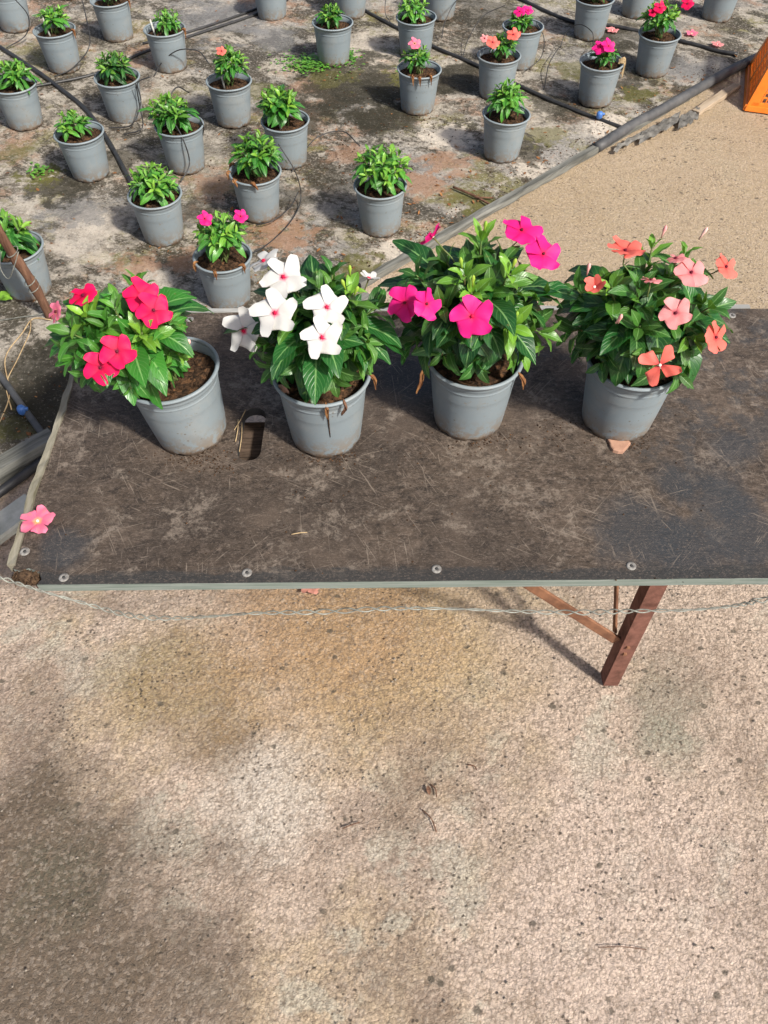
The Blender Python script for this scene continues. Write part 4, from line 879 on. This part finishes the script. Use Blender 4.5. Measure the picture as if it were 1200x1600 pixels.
# ---------------- orange crate ----------------
def crate():
    c0 = P(1163, 172, .002); e = empty('crate', (c0.x, c0.y, .002), (0, 0, R(-17)))
    Lx, Ly, Hh, th = .56, .38, .27, .006
    def taper(m): m.v = [(Lx/2+(x-Lx/2)*(1-.24*z/Hh), Ly/2+(y-Ly/2)*(1-.34*z/Hh), z) for x, y, z in m.v]
    mb = MB(); 
    for i in range(15): mb.box((.02+i*(Lx-.04)/14, Ly/2, Hh-.012), (.008, Ly-.02, .005))
    for i in range(10): mb.box((Lx/2, .02+i*(Ly-.04)/9, Hh-.0165), (Lx-.02, .008, .004))
    taper(mb); mb.build('base', M['orange'], e, smooth=False)
    for nm, org, ax, n_, LL in (('front', Vector((0, 0, 0)), Vector((1, 0, 0)), Vector((0, 1, 0)), Lx), ('rear', Vector((0, Ly, 0)), Vector((1, 0, 0)), Vector((0, -1, 0)), Lx),
                            ('left', Vector((0, 0, 0)), Vector((0, 1, 0)), Vector((1, 0, 0)), Ly), ('right', Vector((Lx, 0, 0)), Vector((0, 1, 0)), Vector((-1, 0, 0)), Ly)):
        mb = MB(); rot = Matrix((ax, n_, Vector((0, 0, 1)))).transposed() if ax.x else Matrix((ax, n_, Vector((0, 0, 1)))).transposed()
        def b(u0, u1, z0_, z1_, d0=0, d1=th):
            mb.box(org+ax*(u0+u1)/2+n_*(d0+d1)/2+Vector((0, 0, (z0_+z1_)/2)), (abs(u1-u0), abs(d1-d0), z1_-z0_), rot)
        b(.0, LL, 0, .018, -.006, .008); b(.014, LL-.014, .018, .03); b(.0, LL, Hh-.03, Hh, -.005, .008)
        ins = .0 if LL == Lx else .009
        b(ins, .04, .018, Hh-.03); b(LL-.04, LL-ins, .018, Hh-.03)
        k = .04; 
        while k < LL-.05: b(k+.002, k+.0065, .03, Hh-.03, .001, .0048); k += .0165
        z_ = .045
        while z_ < Hh-.04: b(.04, LL-.04, z_, z_+.0045, .0015, .0055); z_ += .0165
        b(.04, LL-.04, .14, .165, -.002, .0062); b(LL/2-.015, LL/2+.015, .03, Hh-.03, -.0015, .0064)
        taper(mb); mb.build('side_panel', M['orange'], e, smooth=False, bevel=.0006)
    return tag(e, 'bright orange plastic lattice crate lying upside down on the sandy floor at the right edge', 'crate')
crate()
# torn plastic by the pipe end
mb = MB(); q0 = P(1045, 205); 
for (cx, cy, sx, sy) in ((1030, 205, .11, .045), (1075, 190, .06, .05), (985, 225, .09, .03)):
    q = P(cx, cy); n = 14; V = []; 
    for i in range(n):
        for j in range(8):
            u = i/(n-1)-.5; v = j/7-.5; V.append((q.x+u*2*sx*.8+v*.03, q.y+v*2*sy+u*2*sx*.7+.004*math.sin(i*2), .006+.012*abs(math.sin(i*.7+j*.9+cx))+rng.uniform(0, .003)))
    mb.add(V, [(i*8+j, i*8+j+1, i*8+9+j, i*8+8+j) for i in range(n-1) for j in range(7)])
tag(mb.build('plastic_sheet', M['plasticsheet']), 'crumpled grey torn plastic sheet where the pipe meets the plank', 'plastic sheet')

# ---------------- weeds, litter, pebbles ----------------
mb = MB()
for (cu, cv, su, sv, n) in ((490, 105, 42, 9, 420), (545, 100, 14, 8, 60), (65, 275, 14, 7, 50), (632, 118, 9, 6, 20), (545, 92, 14, 6, 40)):
    for _ in range(n):
        u = rng.gauss(cu, su*.6); v = rng.gauss(cv, sv*.8); g = P(u, v); z = float(bedh(g.x, g.y)); a = rng.uniform(0, 6.28)
        leaf(mb, (g.x, g.y, z+rng.uniform(.002, .016)), (math.cos(a), math.sin(a), rng.uniform(0, .5)), (0, 0, 1), rng.uniform(.01, .02), rng.uniform(.007, .012), .6, .2, (rng.random(), rng.uniform(0, .5), 0), 3)
tag(mb.build('ground_weeds', M['leaf_light']), 'low green weeds creeping over the ground cloth by the pots', 'weeds', kind='stuff')
mb = MB()
for _ in range(520):
    if rng.random() < .45: g = BE(rng.uniform(-.2, 3.4), abs(rng.gauss(0, .12))+.02)
    else:
        u, v = rng.uniform(0, 1150), rng.uniform(0, 480); g = P(u, v)
        if rng.random() < .5: b_ = rng.choice(gpots).location; g = Vector((b_.x+rng.gauss(0, .11), b_.y+rng.gauss(0, .11), 0))
    if (g-E1).dot(en) < .01: continue
    z = float(bedh(g.x, g.y)); a = rng.uniform(0, 6.28); s = rng.uniform(.006, .02)
    leaf(mb, (g.x, g.y, z+.002), (math.cos(a), math.sin(a), rng.uniform(-.05, .3)), (0, 0, 1), s, s*rng.uniform(.25, .6), rng.uniform(-.8, .9), .3, (0, 0, 0), 3)
tag(mb.build('leaf_litter', M['dry']), 'small dry brown leaf litter scattered over the ground cloth', 'leaf litter', kind='stuff')
bspots = [(e_.location.x+rng.uniform(-.06, .06), e_.location.y+rng.uniform(-.08, .05), .07, .06, 28) for e_ in gpots]+[tuple(BE(.15+k*.12, .04)[:2])+(.05, .03, 26) for k in range(26)]+[(.0, 3.0, .25, .16, 260), (-.2, 2.7, .2, .16, 160), (-.75, 1.65, .15, .1, 120)]
crumbs('soil_debris', bspots, M['soil'], 'dark soil crumbs washed over the ground cloth between the pots', 'soil crumbs', 0, .0012, .005, zf=lambda x, y: float(bedh(x, y)) if (Vector((x, y, 0))-E1).dot(en) > .01 else -.02)
ps = [(rng.uniform(-.8, .8), rng.uniform(.15, 1.05), .02, .02, 3) for _ in range(150)]+[(rng.uniform(.1, 1.8), rng.uniform(1.6, 2.8), .1, .1, 3) for _ in range(50)]
ps = [q for q in ps if (Vector((q[0], q[1], 0))-E1).dot(en) < -.12]
crumbs('pebbles', ps, M['stone'], 'small grey and brown pebbles scattered on the sandy floor', 'pebbles', 0, .0012, .0038, zf=lambda x, y: -.002)
# dry twigs on the floor
mb = MB()
for (a, b, r_) in (((672, 1225), (682, 1245), .0012), ((660, 1265), (682, 1300), .0012), ((535, 1295), (562, 1285), .001), ((935, 1480), (1010, 1484), .0007), ((730, 1195), (745, 1203), .0012)):
    A, B = P(*a, .002), P(*b, .003); mb.tube(spline([A, A.lerp(B, .5)+Vector((.004, .002, .002)), B], 4), r_, 5)
A = P(668, 1228, .004); leaf(mb, A, (.2, -1, .3), (0, 0, 1), .018, .008, 1, .5)
tag(mb.build('dry_twigs', M['bark']), 'tiny dark twigs and leaf scraps lying on the sandy floor', 'twigs', kind='stuff')
A, B = P(708, 292, .02), P(775, 325, .016); mb = MB(); mb.tube(spline([A, A.lerp(B, .5)+Vector((0, .01, 0)), B], 4), .004, 6); mb.tube([A.lerp(B, .5), A.lerp(B, .6)+Vector((.05, .01, 0))], .003, 5)
tag(mb.build('twig', M['bark']), 'dark forked twig lying on the cloth right of the lone middle pot', 'twig')
